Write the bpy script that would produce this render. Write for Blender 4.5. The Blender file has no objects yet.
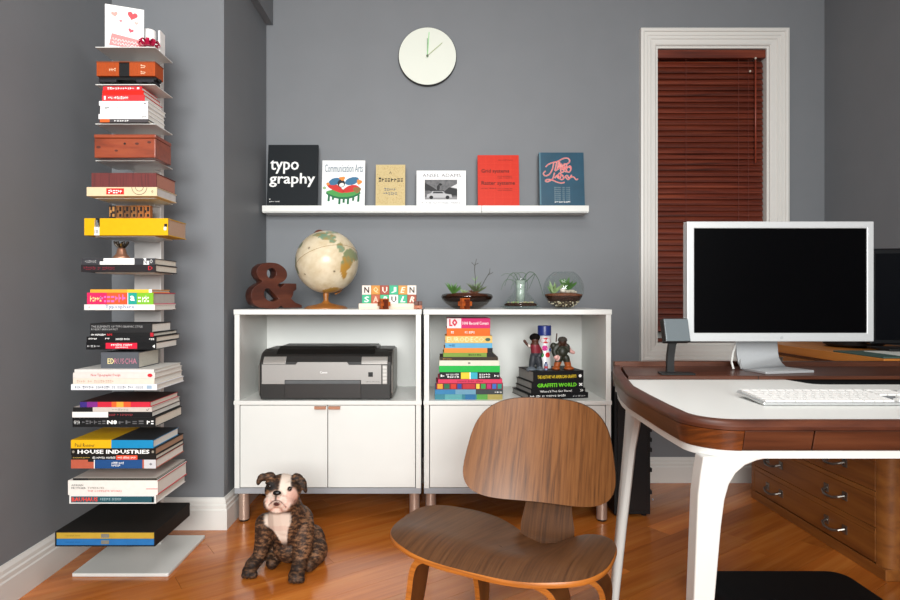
import bpy, bmesh, math, random
from mathutils import Vector, Matrix, noise

random.seed(7)
S = bpy.context.scene
COL = S.collection
# ------------------------------------------------------------------ camera
CX, CY, F, CZ = 434.0, 298.0, 595.0, 0.98
cd = bpy.data.cameras.new('camera'); cam = bpy.data.objects.new('camera', cd); COL.objects.link(cam)
cd.sensor_width = 36.0; cd.lens = F/900*36.0
cd.shift_x = (450-CX)/900; cd.shift_y = -(300-CY)/900
cd.clip_start = 0.05
cam.location = (0, 0, CZ); cam.rotation_euler = (math.pi/2, 0, 0)
S.camera = cam
# ------------------------------------------------------------------ world, lights, exposure
w = bpy.data.worlds.new('world'); S.world = w; w.use_nodes = True
w.node_tree.nodes['Background'].inputs[0].default_value = (0.9, 0.95, 1.0, 1)
w.node_tree.nodes['Background'].inputs[1].default_value = 0.30
def area_light(name, loc, target, sx, sy, power, color=(1, 1, 1)):
    l = bpy.data.lights.new(name, 'AREA'); l.shape = 'RECTANGLE'; l.size = sx; l.size_y = sy
    l.energy = power; l.color = color
    o = bpy.data.objects.new(name, l); COL.objects.link(o); o.location = loc
    o.rotation_euler = (Vector(target)-Vector(loc)).to_track_quat('-Z', 'Y').to_euler()
    return o
area_light('softbox_light', (0.05, -2.3, 1.85), (-0.65, 3.0, 1.35), 2.2, 1.6, 72, (0.985, 1.0, 0.985)).data.spread = math.radians(105)
area_light('ceiling_fill', (0.2, 1.0, 2.66), (0.2, 1.0, 0), 0.9, 0.9, 15, (1.0, 0.99, 0.98))  # fill added below the ceiling to lift floor and desk, not a fixture
S.view_settings.view_transform = 'Standard'; S.view_settings.look = 'None'
S.view_settings.gamma = 1.0; S.view_settings.exposure = 0.42
S.view_settings.use_curve_mapping = False

# ------------------------------------------------------------------ helpers
def P(px, py, Y):
    return Vector(((px-CX)/F*Y, Y, CZ-(py-CY)/F*Y))
def XP(px, Y): return (px-CX)/F*Y
def ZP(py, Y): return CZ-(py-CY)/F*Y
def lin(c):
    c = c.lstrip('#'); v = [int(c[i:i+2], 16)/255 for i in (0, 2, 4)]
    return tuple(x/12.92 if x <= 0.04045 else ((x+0.055)/1.055)**2.4 for x in v)+(1.0,)
MATS = {}
def mat(color, rough=0.5, metal=0.0, spec=0.5, grain=0.05, gscale=40.0, coat=0.0):
    """plain material: a colour with fine procedural mottling"""
    key = (color, rough, metal, spec, grain, gscale, coat)
    if key in MATS: return MATS[key]
    m = bpy.data.materials.new('mat_%d' % len(MATS)); m.use_nodes = True
    nt = m.node_tree; b = nt.nodes['Principled BSDF']
    b.inputs['Roughness'].default_value = rough; b.inputs['Metallic'].default_value = metal
    b.inputs['Specular IOR Level'].default_value = spec
    b.inputs['Coat Weight'].default_value = coat
    c = lin(color)
    if grain > 0:
        tc = nt.nodes.new('ShaderNodeTexCoord'); n = nt.nodes.new('ShaderNodeTexNoise')
        n.inputs['Scale'].default_value = gscale; n.inputs['Detail'].default_value = 2
        r = nt.nodes.new('ShaderNodeValToRGB')
        r.color_ramp.elements[0].position = 0.3; r.color_ramp.elements[1].position = 0.7
        r.color_ramp.elements[0].color = tuple(x*(1-grain) for x in c[:3])+(1,)
        r.color_ramp.elements[1].color = tuple(min(1, x*(1+grain)) for x in c[:3])+(1,)
        nt.links.new(tc.outputs['Object'], n.inputs['Vector']); nt.links.new(n.outputs['Fac'], r.inputs[0])
        nt.links.new(r.outputs[0], b.inputs['Base Color'])
    else:
        b.inputs['Base Color'].default_value = c
    MATS[key] = m
    return m
def wood(name, cols, stretch=(1.5, 30, 30), rot=(0, 0, 0), rough=0.4, rand=0.0, coat=0.0, bump=0.0, coord='Object', detail=5.0, scale=1.0, spec=0.5):
    m = bpy.data.materials.new(name); m.use_nodes = True; nt = m.node_tree; b = nt.nodes['Principled BSDF']
    tc = nt.nodes.new('ShaderNodeTexCoord'); mp = nt.nodes.new('ShaderNodeMapping'); mp2 = nt.nodes.new('ShaderNodeMapping')
    mp.inputs['Rotation'].default_value = rot; mp2.inputs['Scale'].default_value = stretch
    nt.links.new(tc.outputs[coord], mp.inputs[0]); nt.links.new(mp.outputs[0], mp2.inputs[0])
    n = nt.nodes.new('ShaderNodeTexNoise'); n.noise_dimensions = '4D'; n.inputs['Scale'].default_value = scale; n.inputs['Detail'].default_value = detail
    n.inputs['Roughness'].default_value = 0.6; n.inputs['Distortion'].default_value = 0.4
    nt.links.new(mp2.outputs[0], n.inputs['Vector'])
    r = nt.nodes.new('ShaderNodeValToRGB'); cr = r.color_ramp
    k = len(cols)
    while len(cr.elements) < k: cr.elements.new(0.5)
    for i, c in enumerate(cols):
        cr.elements[i].position = 0.28+0.46*i/(k-1); cr.elements[i].color = lin(c)
    nt.links.new(n.outputs['Fac'], r.inputs[0])
    out = r.outputs[0]
    if rand > 0:
        oi = nt.nodes.new('ShaderNodeObjectInfo')
        mw = nt.nodes.new('ShaderNodeMath'); mw.operation = 'MULTIPLY'; mw.inputs[1].default_value = 37.0
        nt.links.new(oi.outputs['Random'], mw.inputs[0]); nt.links.new(mw.outputs[0], n.inputs['W'])
        hs = nt.nodes.new('ShaderNodeHueSaturation')
        mr = nt.nodes.new('ShaderNodeMapRange'); mr.inputs[3].default_value = 1-rand; mr.inputs[4].default_value = 1+rand
        nt.links.new(oi.outputs['Random'], mr.inputs[0]); nt.links.new(mr.outputs[0], hs.inputs['Value'])
        nt.links.new(out, hs.inputs['Color']); out = hs.outputs[0]
    nt.links.new(out, b.inputs['Base Color'])
    b.inputs['Roughness'].default_value = rough; b.inputs['Coat Weight'].default_value = coat; b.inputs['Coat Roughness'].default_value = 0.12
    b.inputs['Specular IOR Level'].default_value = spec
    if bump > 0:
        bp = nt.nodes.new('ShaderNodeBump'); bp.inputs['Strength'].default_value = bump; bp.inputs['Distance'].default_value = 0.002
        nt.links.new(n.outputs['Fac'], bp.inputs['Height']); nt.links.new(bp.outputs[0], b.inputs['Normal'])
    return m
def vcol_mat(name, rough=0.6, spec=0.4, brindle=0.0, scale=60):
    m = bpy.data.materials.new(name); m.use_nodes = True; nt = m.node_tree; b = nt.nodes['Principled BSDF']
    a = nt.nodes.new('ShaderNodeVertexColor'); a.layer_name = 'Col'
    b.inputs['Roughness'].default_value = rough; b.inputs['Specular IOR Level'].default_value = spec
    nt.links.new(a.outputs[0], b.inputs['Base Color'])
    return m
def glass(name, tint='#e8f2ee', rough=0.0):
    """thin clear glass: mostly clear, mirror-like towards its edges"""
    m = bpy.data.materials.new(name); m.use_nodes = True; nt = m.node_tree
    nt.nodes.remove(nt.nodes['Principled BSDF']); out = nt.nodes['Material Output']
    t = nt.nodes.new('ShaderNodeBsdfTransparent'); t.inputs[0].default_value = lin(tint)
    g = nt.nodes.new('ShaderNodeBsdfGlossy'); g.inputs['Roughness'].default_value = 0.03
    lw = nt.nodes.new('ShaderNodeLayerWeight'); lw.inputs[0].default_value = 0.5
    f = nt.nodes.new('ShaderNodeMapRange'); f.inputs[1].default_value = 0.5; f.inputs[2].default_value = 1.0; f.inputs[3].default_value = 0.04; f.inputs[4].default_value = 0.30
    nt.links.new(lw.outputs['Facing'], f.inputs[0])
    mx = nt.nodes.new('ShaderNodeMixShader')
    nt.links.new(f.outputs[0], mx.inputs[0]); nt.links.new(t.outputs[0], mx.inputs[1]); nt.links.new(g.outputs[0], mx.inputs[2])
    nt.links.new(mx.outputs[0], out.inputs[0])
    return m

def thing(name, label, cat, loc=(0, 0, 0), rot=(0, 0, 0), group=None):
    o = bpy.data.objects.new(name, None); COL.objects.link(o); o.empty_display_size = 0.05
    o.location = loc; o.rotation_euler = rot if isinstance(rot, tuple) else (0, 0, rot)
    o['label'] = label; o['category'] = cat
    if group: o['group'] = group
    return o
def tag(o, label, cat, group=None):
    o['label'] = label; o['category'] = cat
    if group: o['group'] = group
    return o
def struct(o, label=None):
    o['kind'] = 'structure'
    if label: o['label'] = label
    return o
def copy_tree(o, parent=None):
    c = o.copy(); COL.objects.link(c); c.parent = parent
    for ch in list(o.children): copy_tree(ch, c)
    return c

class MB:
    """collects shapes, then builds ONE mesh object"""
    def __init__(s): s.v = []; s.f = []
    def add(s, vs, fs, M=None):
        n = len(s.v)
        s.v += [tuple(M @ Vector(v)) if M is not None else tuple(v) for v in vs]
        s.f += [tuple(i+n for i in f) for f in fs]
        return s
    def box(s, x0, x1, y0, y1, z0, z1, M=None):
        vs = [(x, y, z) for z in (z0, z1) for y in (y0, y1) for x in (x0, x1)]
        return s.add(vs, [(0, 2, 3, 1), (4, 5, 7, 6), (0, 1, 5, 4), (2, 6, 7, 3), (0, 4, 6, 2), (1, 3, 7, 5)], M)
    def prism(s, poly, a, b, axis='y', M=None):
        """polygon extruded along an axis; polygon in (x,z) for y, (x,y) for z, (y,z) for x"""
        def mk(p, t):
            return (p[0], t, p[1]) if axis == 'y' else ((p[0], p[1], t) if axis == 'z' else (t, p[0], p[1]))
        n = len(poly); vs = [mk(p, a) for p in poly]+[mk(p, b) for p in poly]
        fs = [tuple(range(n)), tuple(range(2*n-1, n-1, -1))]+[(i, i+n, (i+1) % n+n, (i+1) % n) for i in range(n)]
        return s.add(vs, fs, M)
    def loft(s, rings, closed=True, cap=True, M=None):
        n = len(rings[0]); vs = [p for r in rings for p in r]; fs = []
        for k in range(len(rings)-1):
            for i in range(n if closed else n-1):
                j = (i+1) % n
                fs.append((k*n+i, k*n+j, (k+1)*n+j, (k+1)*n+i))
        if cap and closed:
            fs.append(tuple(range(n-1, -1, -1))); m = (len(rings)-1)*n; fs.append(tuple(range(m, m+n)))
        return s.add(vs, fs, M)
    def lathe(s, prof, c=(0, 0, 0), n=24, M=None):
        """profile of (r,z) around z"""
        rings = [[(c[0]+max(r, 1e-5)*math.cos(2*math.pi*i/n), c[1]+max(r, 1e-5)*math.sin(2*math.pi*i/n), c[2]+z) for i in range(n)] for r, z in prof]
        return s.loft(rings, True, True, M)
    def ell(s, c, r, n=12, m=8, M=None):
        if not hasattr(r, '__len__'): r = (r, r, r)
        rings = []
        for k in range(m+1):
            th = math.pi*k/m; sr = max(math.sin(th), 1e-4)
            rings.append([(c[0]+r[0]*sr*math.cos(2*math.pi*i/n), c[1]+r[1]*sr*math.sin(2*math.pi*i/n), c[2]-r[2]*math.cos(th)) for i in range(n)])
        return s.loft(rings, True, True, M)
    def tube(s, pts, rad, n=8, flat=None):
        pts = [Vector(p) for p in pts]; rings = []
        if not hasattr(rad, '__len__'): rad = [rad]*len(pts)
        up = None
        for i, p in enumerate(pts):
            t = (pts[min(i+1, len(pts)-1)]-pts[max(i-1, 0)]).normalized()
            if up is None:
                up = Vector((0, 0, 1)) if abs(t.z) < 0.9 else Vector((1, 0, 0))
            u = (up-t*up.dot(t)).normalized(); v = t.cross(u); up = u
            rings.append([tuple(p+u*math.cos(2*math.pi*k/n)*rad[i]+v*math.sin(2*math.pi*k/n)*rad[i]) for k in range(n)])
        return s.loft(rings)
    def strip(s, pts, sides, wid, thick):
        """rectangular bar swept along pts; sides = width direction at each point"""
        pts = [Vector(p) for p in pts]; rings = []
        for i, p in enumerate(pts):
            t = (pts[min(i+1, len(pts)-1)]-pts[max(i-1, 0)]).normalized()
            sd = Vector(sides[i] if isinstance(sides, list) else sides); sd = (sd-t*sd.dot(t)).normalized(); nn = t.cross(sd)
            wv = wid[i] if hasattr(wid, '__len__') else wid; th = thick[i] if hasattr(thick, '__len__') else thick
            rings.append([tuple(p+sd*a*wv/2+nn*b*th/2) for a, b in ((-1, -1), (1, -1), (1, 1), (-1, 1))])
        return s.loft(rings)
    def mesh(s, name):
        me = bpy.data.meshes.new(name); me.from_pydata(s.v, [], s.f); me.validate()
        bm = bmesh.new(); bm.from_mesh(me); bmesh.ops.recalc_face_normals(bm, faces=bm.faces); bm.to_mesh(me); bm.free()
        return me
    def build(s, name, m, parent=None, bevel=0.0, smooth=False, seg=2, label=None, subsurf=0, auto=None):
        me = s.mesh(name); me.materials.append(m)
        if smooth or auto is not None:
            for p in me.polygons: p.use_smooth = True
        if auto is not None:
            try: me.set_sharp_from_angle(angle=math.radians(auto))
            except Exception: pass
        o = bpy.data.objects.new(name, me); COL.objects.link(o)
        if parent is not None: o.parent = parent
        if bevel > 0:
            b = o.modifiers.new('bevel', 'BEVEL'); b.width = bevel; b.segments = seg; b.limit_method = 'ANGLE'; b.angle_limit = math.radians(40)
        if subsurf:
            d = o.modifiers.new('sub', 'SUBSURF'); d.levels = subsurf; d.render_levels = subsurf
        if label: o['label'] = label
        return o

def text_verts(body, bold=0.0, res=2, shear=0.0):
    cu = bpy.data.curves.new('t', 'FONT'); cu.body = body; cu.resolution_u = res; cu.shear = shear
    cu.fill_mode = 'FRONT'
    o = bpy.data.objects.new('t', cu); COL.objects.link(o)
    bpy.context.view_layer.update()
    dg = bpy.context.evaluated_depsgraph_get(); me = bpy.data.meshes.new_from_object(o.evaluated_get(dg))
    vs = [tuple(v.co) for v in me.vertices]; fs = [tuple(p.vertices) for p in me.polygons]
    bpy.data.objects.remove(o); bpy.data.curves.remove(cu); bpy.data.meshes.remove(me)
    if bold > 0:
        n = len(vs); b = bold*1.1; v0, f0 = vs, fs; vs, fs = [], []
        for k, (ox, oy) in enumerate(((-b, -b*0.5), (b, -b*0.5), (b, b*0.5), (-b, b*0.5), (0, 0))):
            vs += [(v[0]+ox, v[1]+oy, 0.00006*k) for v in v0]; fs += [tuple(i+k*n for i in f) for f in f0]
    return vs, fs
def text(body, x0, x1, z0, z1, y, m, parent, bold=0.0, name='lettering', shear=0.0, res=2, plane='front', keep=False, align='c'):
    """flat lettering fitted into a rectangle; plane front: x,z facing -y ; top: x,y facing up"""
    if body.startswith('~'):          # lettering too small to read in the photograph: a row of strokes
        vs, fs = [], []; rr_ = random.Random(body+str(x0)); xx = 0.0
        for ch in body[1:]:
            if ch == ' ': xx += 0.5; continue
            wq = rr_.uniform(0.35, 0.6); n0 = len(vs); lo = rr_.choice((0, 0, 0.25)); hi = rr_.choice((1, 0.8, 0.8))
            if rr_.random() < 0.5:
                vs += [(xx, lo, 0), (xx+wq*0.35, lo, 0), (xx+wq*0.35, hi, 0), (xx, hi, 0), (xx+wq*0.35, 0.4, 0), (xx+wq, 0.4, 0), (xx+wq, 0.65, 0), (xx+wq*0.35, 0.65, 0)]
                fs += [(n0, n0+1, n0+2, n0+3), (n0+4, n0+5, n0+6, n0+7)]
            else:
                vs += [(xx, 0, 0), (xx+wq, 0, 0), (xx+wq, 0.28, 0), (xx, 0.28, 0), (xx, 0.55, 0), (xx+wq, 0.55, 0), (xx+wq, hi, 0), (xx, hi, 0)]
                fs += [(n0, n0+1, n0+2, n0+3), (n0+4, n0+5, n0+6, n0+7)]
            xx += wq+0.18
    else:
        vs, fs = text_verts(body, bold, res, shear)
    if not vs: return None
    ax = min(v[0] for v in vs); bx = max(v[0] for v in vs); ay = min(v[1] for v in vs); by = max(v[1] for v in vs)
    sx = (x1-x0)/(bx-ax); sz = (z1-z0)/max(by-ay, 1e-6)
    if keep:
        q = min(sx, sz); ex = (x1-x0-q*(bx-ax)) if align == 'c' else 0
        x0 += ex/2; z0 += (z1-z0-q*(by-ay))/2; sx = sz = q
    out = []
    for v in vs:
        a = x0+(v[0]-ax)*sx; b = z0+(v[1]-ay)*sz
        out.append((a, y-v[2], b) if plane == 'front' else (a, b, y+v[2]))
    me = bpy.data.meshes.new(name); me.from_pydata(out, [], fs); me.materials.append(m)
    o = bpy.data.objects.new(name, me); COL.objects.link(o); o.parent = parent
    return o

# ------------------------------------------------------------------ shared materials
M_WALL = mat('#787b7f', 0.55, 0, 0.35, 0.02, 6)
M_TRIM = mat('#dcdad5', 0.4, 0, 0.5, 0.0, 12)
M_WHITE = mat('#dfe0dc', 0.35, 0, 0.5, 0.01, 10)
M_WHITEMETAL = mat('#d5d5d1', 0.35, 0, 0.5, 0.01, 10)
M_BLACK = mat('#0b0b0c', 0.5, 0, 0.4, 0.1)
M_BLACKGLOSS = mat('#060607', 0.25, 0, 0.3, 0.0)
M_PAGES = mat('#d9d3c6', 0.8, 0, 0.2, 0.08, 300)
M_PAGESW = mat('#e2dfd8', 0.8, 0, 0.2, 0.06, 300)
M_WTXT = mat('#f4f4f2', 0.6, 0, 0.3, 0)
M_KTXT = mat('#161616', 0.6, 0, 0.3, 0)
M_RTXT = mat('#c8202e', 0.6, 0, 0.3, 0)
M_FLOOR = wood('floor_oak', ['#a2541c', '#bb6a28', '#cc813a'], (1.3, 26, 10), (0, 0, -math.radians(35)), 0.22, 0.26, 0.25, 0.03)
M_WALNUT = wood('walnut_x', ['#301609', '#4e2715', '#613620'], (2.2, 40, 40), (0, 0, 0), 0.4, 0, 0.1)
M_WALNUTY = wood('walnut_y', ['#301609', '#4c2614', '#5e351f'], (40, 2.2, 40), (0, 0, 0), 0.4, 0, 0.1)
M_CORNER = wood('walnut_corner', ['#2a1207', '#6e3816', '#4a240f', '#7e4820'], (9, 9, 90), (0.25, 0.15, 0), 0.3, 0, 0.2)
M_CHAIR = wood('chair_walnut', ['#45270c', '#6b3f19', '#805026', '#6c421e'], (130, 10, 3.0), (0, 0.06, 0), 0.42, 0, 0.0, spec=0.45)
M_CHAIRSEAT = wood('chair_seat_walnut', ['#3e2410', '#5c3a20', '#6c4729'], (130, 4.0, 14), (0, 0, 0), 0.42, 0, 0.0, spec=0.4)
M_CHAIREDGE = wood('ply_edge', ['#8a4d1a', '#b46a26', '#c27a30'], (6, 6, 160), (0, 0, 0), 0.4)
M_CHAIRLEG = wood('chair_leg', ['#3c2010', '#5e3519', '#74451f'], (20, 20, 3), (0, 0, 0), 0.38, 0, 0.1)
M_BLIND = wood('blind_mahogany', ['#34120a', '#602617', '#7c3a24'], (2.2, 60, 60), (0, 0, 0), 0.38, 0.2, 0.1)
M_FILE = wood('file_oak', ['#74421a', '#925824', '#a2672c'], (30, 2.2, 30), (0, 0, 0), 0.45)
M_CEDAR = wood('cedar', ['#5c2410', '#8c3c20', '#a04e2c'], (4, 30, 30), (0, 0, 0), 0.35, 0, 0.2)
M_NECK = wood('neck_walnut', ['#331c0a', '#4e2e14', '#5e3a1c'], (130, 10, 3.0), (0, 0, 0), 0.55, 0, 0.0, spec=0.15)
M_AMP = wood('ampersand_wood', ['#2a110a', '#4a2114', '#623422'], (4, 20, 20), (0, 0, 0), 0.4)
M_ORANGEWOOD = wood('globe_wood', ['#7a4416', '#9e6228', '#b07232'], (6, 30, 30), (0, 0, 0), 0.4)
M_ALU = mat('#bcbec0', 0.36, 0.4, 0.5, 0.02, 200)
M_COPPER = mat('#bc8a70', 0.35, 0.7, 0.5, 0.03)
M_GLASS = glass('clear_glass', '#f4f8f6')
# ================================================================== THE SETTING
XL, XR, YB, YP, XPIL, H = -1.37, 2.08, 3.17, 2.53, -0.893, 2.75
YF = -3.2
# floor: base slab and every plank
fl = struct(MB().box(XL-0.1, XR+0.1, YF, YB+0.1, -0.06, -0.014).build('floor', mat('#3a1e0e', 0.6)), 'orange hardwood strip floor laid on the diagonal')
def clip(poly, x0, x1, y0, y1):
    def cut(pl, ins, inter):
        out = []
        for i in range(len(pl)):
            a, b = pl[i-1], pl[i]
            if ins(b):
                if not ins(a): out.append(inter(a, b))
                out.append(b)
            elif ins(a): out.append(inter(a, b))
        return out
    for ax, lim, sg in ((0, x0, 1), (0, x1, -1), (1, y0, 1), (1, y1, -1)):
        if not poly: break
        def inter(a, b, ax=ax, lim=lim):
            t = (lim-a[ax])/(b[ax]-a[ax]); return (a[0]+t*(b[0]-a[0]), a[1]+t*(b[1]-a[1]))
        poly = cut(poly, lambda p, ax=ax, lim=lim, sg=sg: (p[ax]-lim)*sg >= 0, inter)
    return poly
ang = math.radians(35); ca, sa = math.cos(ang), math.sin(ang); PWID = 0.112
rnd = random.Random(3)
for k in range(-50, 60):
    v0, v1 = k*PWID, (k+1)*PWID-0.0011
    u = -4.0-rnd.random()*1.2
    while u < 6:
        L = rnd.uniform(0.9, 1.7); u0, u1 = u, u+L-0.0012; u += L
        pl = [(a*ca-b*sa, a*sa+b*ca) for a, b in ((u0, v0), (u1, v0), (u1, v1), (u0, v1))]
        pl = clip(pl, XL, XR, YF, YB)
        if len(pl) < 3: continue
        if max(p[0] for p in pl)-min(p[0] for p in pl) < 0.01 or max(p[1] for p in pl)-min(p[1] for p in pl) < 0.01: continue
        MB().prism(pl, -0.016, rnd.uniform(-0.0004, 0.0), 'z').build('plank', M_FLOOR, fl)
# ceiling
struct(MB().box(XL-0.1, XR+0.1, YF, YB+0.1, H, H+0.1).build('ceiling', mat('#e4e2de', 0.8, 0, 0.3, 0.01)))
# walls
struct(MB().box(XL-0.1, XL, YF, YB+0.1, -0.06, H).build('wall_left', M_WALL), 'grey painted wall beside the book tower')
struct(MB().box(XR, XR+0.1, YF, YB+0.1, -0.06, H).build('wall_right', M_WALL), 'grey painted wall behind the flat file')
struct(MB().box(XL, XPIL, YP, YB, 0.0, H).build('wall_chimney_breast', M_WALL), 'grey painted wall projection behind the book tower')
struct(MB().box(XPIL, XPIL+0.036, YP+0.2, YB, ZP(23.5, YB-0.02), H).build('trim_1', M_WALL), 'grey boxed bulkhead above the wall return')
# back wall with the window opening
WX0, WX1 = XP(655.5, YB), XP(769, YB); WZ0, WZ1 = ZP(345, YB), ZP(46, YB)
wb = MB()
wb.box(XL-0.1, WX0, YB, YB+0.14, -0.06, H); wb.box(WX1, XR+0.1, YB, YB+0.14, -0.06, H)
wb.box(WX0, WX1, YB, YB+0.14, -0.06, WZ0); wb.box(WX0, WX1, YB, YB+0.14, WZ1, H)
struct(wb.build('wall_back', M_WALL), 'grey painted back wall above the white cabinets')
# baseboards: stepped profile swept round the corners
BPROF = [(0, 0), (0.019, 0), (0.019, 0.083), (0.016, 0.088), (0.016, 0.102), (0.012, 0.107), (0.011, 0.119), (0.006, 0.128), (0.004, 0.133), (0, 0.133)]
def baseboard(name, pts, nrm0, nrm1, nrm, label):
    rings = []
    for p, nv in ((pts[0], nrm0), (pts[1], nrm1)):
        rings.append([(p[0]+nv[0]*d, p[1]+nv[1]*d, z) for d, z in BPROF])
    struct(MB().loft(rings).build(name, M_TRIM), label)
baseboard('baseboard_left', ((XL, YF), (XL, YP)), (1, 0), (1, -1), (1, 0), 'white stepped baseboard along the left wall')
baseboard('baseboard_chimney_breast', ((XL, YP), (XPIL, YP)), (1, -1), (1, -1), (0, -1), 'white stepped baseboard behind the book tower')
baseboard('baseboard_return', ((XPIL, YP), (XPIL, YB)), (1, -1), (1, -1), (1, 0), 'white stepped baseboard on the short wall return')
baseboard('baseboard_back', ((XPIL, YB), (XR, YB)), (1, -1), (-1, -1), (0, -1), 'white stepped baseboard along the back wall')
baseboard('baseboard_right', ((XR, YB), (XR, YF)), (-1, -1), (-1, 0), (-1, 0), 'white stepped baseboard along the right wall')

# window: mitred stepped casing, jambs, sash, pane
win = bpy.data.objects.new('window_1', None); COL.objects.link(win); win['kind'] = 'structure'; win['label'] = 'window with white stepped casing behind the desk'
OX0, OX1, OZ0, OZ1 = XP(640.5, 3.15), XP(788.5, 3.15), ZP(361, 3.15), ZP(28.5, 3.15)
IX0, IX1, IZ0, IZ1 = WX0, WX1, WZ0, WZ1
CPROF = [(0, 0), (0, 0.030), (0.10, 0.033), (0.2, 0.031), (0.24, 0.024), (0.42, 0.024), (0.46, 0.020), (0.62, 0.020), (0.67, 0.015), (0.93, 0.013), (1.0, 0.008), (1.0, 0.0)]
def casing(side):
    rings = []
    for e in (0, 1):
        r = []
        for t, d in CPROF:
            xl = OX0+(IX0-OX0)*t; xr = OX1+(IX1-OX1)*t; zb = OZ0+(IZ0-OZ0)*t; zt = OZ1+(IZ1-OZ1)*t
            c = {'l': ((xl, zb), (xl, zt)), 'r': ((xr, zb), (xr, zt)), 't': ((xl, zt), (xr, zt)), 'b': ((xl, zb), (xr, zb))}[side][e]
            r.append((c[0], YB-d, c[1]))
        rings.append(r)
    MB().loft(rings).build('window_casing', M_TRIM, win)
for sd in 'lrtb': casing(sd)
jb = 0.012
MB().box(WX0, WX0+jb, YB+0.001, YB+0.14, WZ0, WZ1).build('jamb', M_TRIM, win)
MB().box(WX1-jb, WX1, YB+0.001, YB+0.14, WZ0, WZ1).build('jamb', M_TRIM, win)
MB().box(WX0+jb, WX1-jb, YB+0.001, YB+0.14, WZ1-jb, WZ1).build('head_jamb', M_TRIM, win)
MB().box(WX0+jb, WX1-jb, YB+0.001, YB+0.14, WZ0, WZ0+jb).build('window_sill', M_TRIM, win)
sash = MB()
a0, a1, b0, b1 = WX0+jb, WX1-jb, WZ0+jb, WZ1-jb
for q in ((a0, a0+0.04, b0, b1), (a1-0.04, a1, b0, b1), (a0+0.04, a1-0.04, b0, b0+0.05), (a0+0.04, a1-0.04, b1-0.05, b1), (a0+0.04, a1-0.04, (b0+b1)/2-0.02, (b0+b1)/2+0.02)):
    sash.box(q[0], q[1], YB+0.10, YB+0.125, q[2], q[3])
sash.build('sash', M_TRIM, win)
MB().box(a0+0.035, a1-0.035, YB+0.11, YB+0.114, b0+0.04, b1-0.04).build('pane', mat('#05070a', 0.05, 0, 0.5, 0), win)

# wooden blind
bl = thing('wooden_blind', 'dark red mahogany slatted blind closed inside the white window frame', 'blind', ((a0+a1)/2, YB+0.035, a0*0+b0))
bw = (a1-a0)/2
MB().box(-bw+0.004, bw-0.001, -0.028, 0.02, b1-b0-0.048, b1-b0-0.004).build('headrail', M_BLIND, bl, 0.003)
sl_top = b1-b0-0.062; pitch = 0.0308; ns = int((sl_top-0.03)/pitch)
slat_me = None
tilt = Matrix.Rotation(math.radians(69), 4, 'X')
for i in range(ns):
    if slat_me is None:
        prof = []
        for j in range(5):
            t = -1+2*j/4; prof.append((t*0.0185, 0.0022*(1-t*t)))
        poly = prof+[(p[0], p[1]-0.0026) for p in reversed(prof)]
        m0 = MB().prism(poly, -bw+0.004, bw-0.006, 'x', tilt)
        o = m0.build('slat', M_BLIND, bl); slat_me = o.data
    else:
        o = bpy.data.objects.new('slat', slat_me); COL.objects.link(o); o.parent = bl
    o.location = (0, -0.004, sl_top-i*pitch-0.012)
MB().box(-bw+0.004, bw-0.006, -0.022, 0.014, 0.003, 0.022).build('bottom_rail', M_BLIND, bl, 0.003)
for fx in (-0.45, 0.52, 0.70):
    MB().tube([(fx*bw, -0.0135, 0.02), (fx*bw, -0.0135, b1-b0-0.05)], 0.0011, 5).build('ladder_cord', mat('#6a2a1c', 0.7), bl)
MB().tube([(0.80*bw, -0.032, b1-b0-0.06), (0.80*bw, -0.032, ZP(163, YB)-b0)], 0.0042, 8).build('tilt_wand', mat('#8a3a26', 0.35), bl, smooth=True)
for fx, pz in ((0.80, 58), (0.70, 71)):
    MB().ell((fx*bw, -0.032, ZP(pz, YB)-b0), 0.006, 8, 6).build('cord_tassel', mat('#c8beb0', 0.4), bl, smooth=True)

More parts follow.
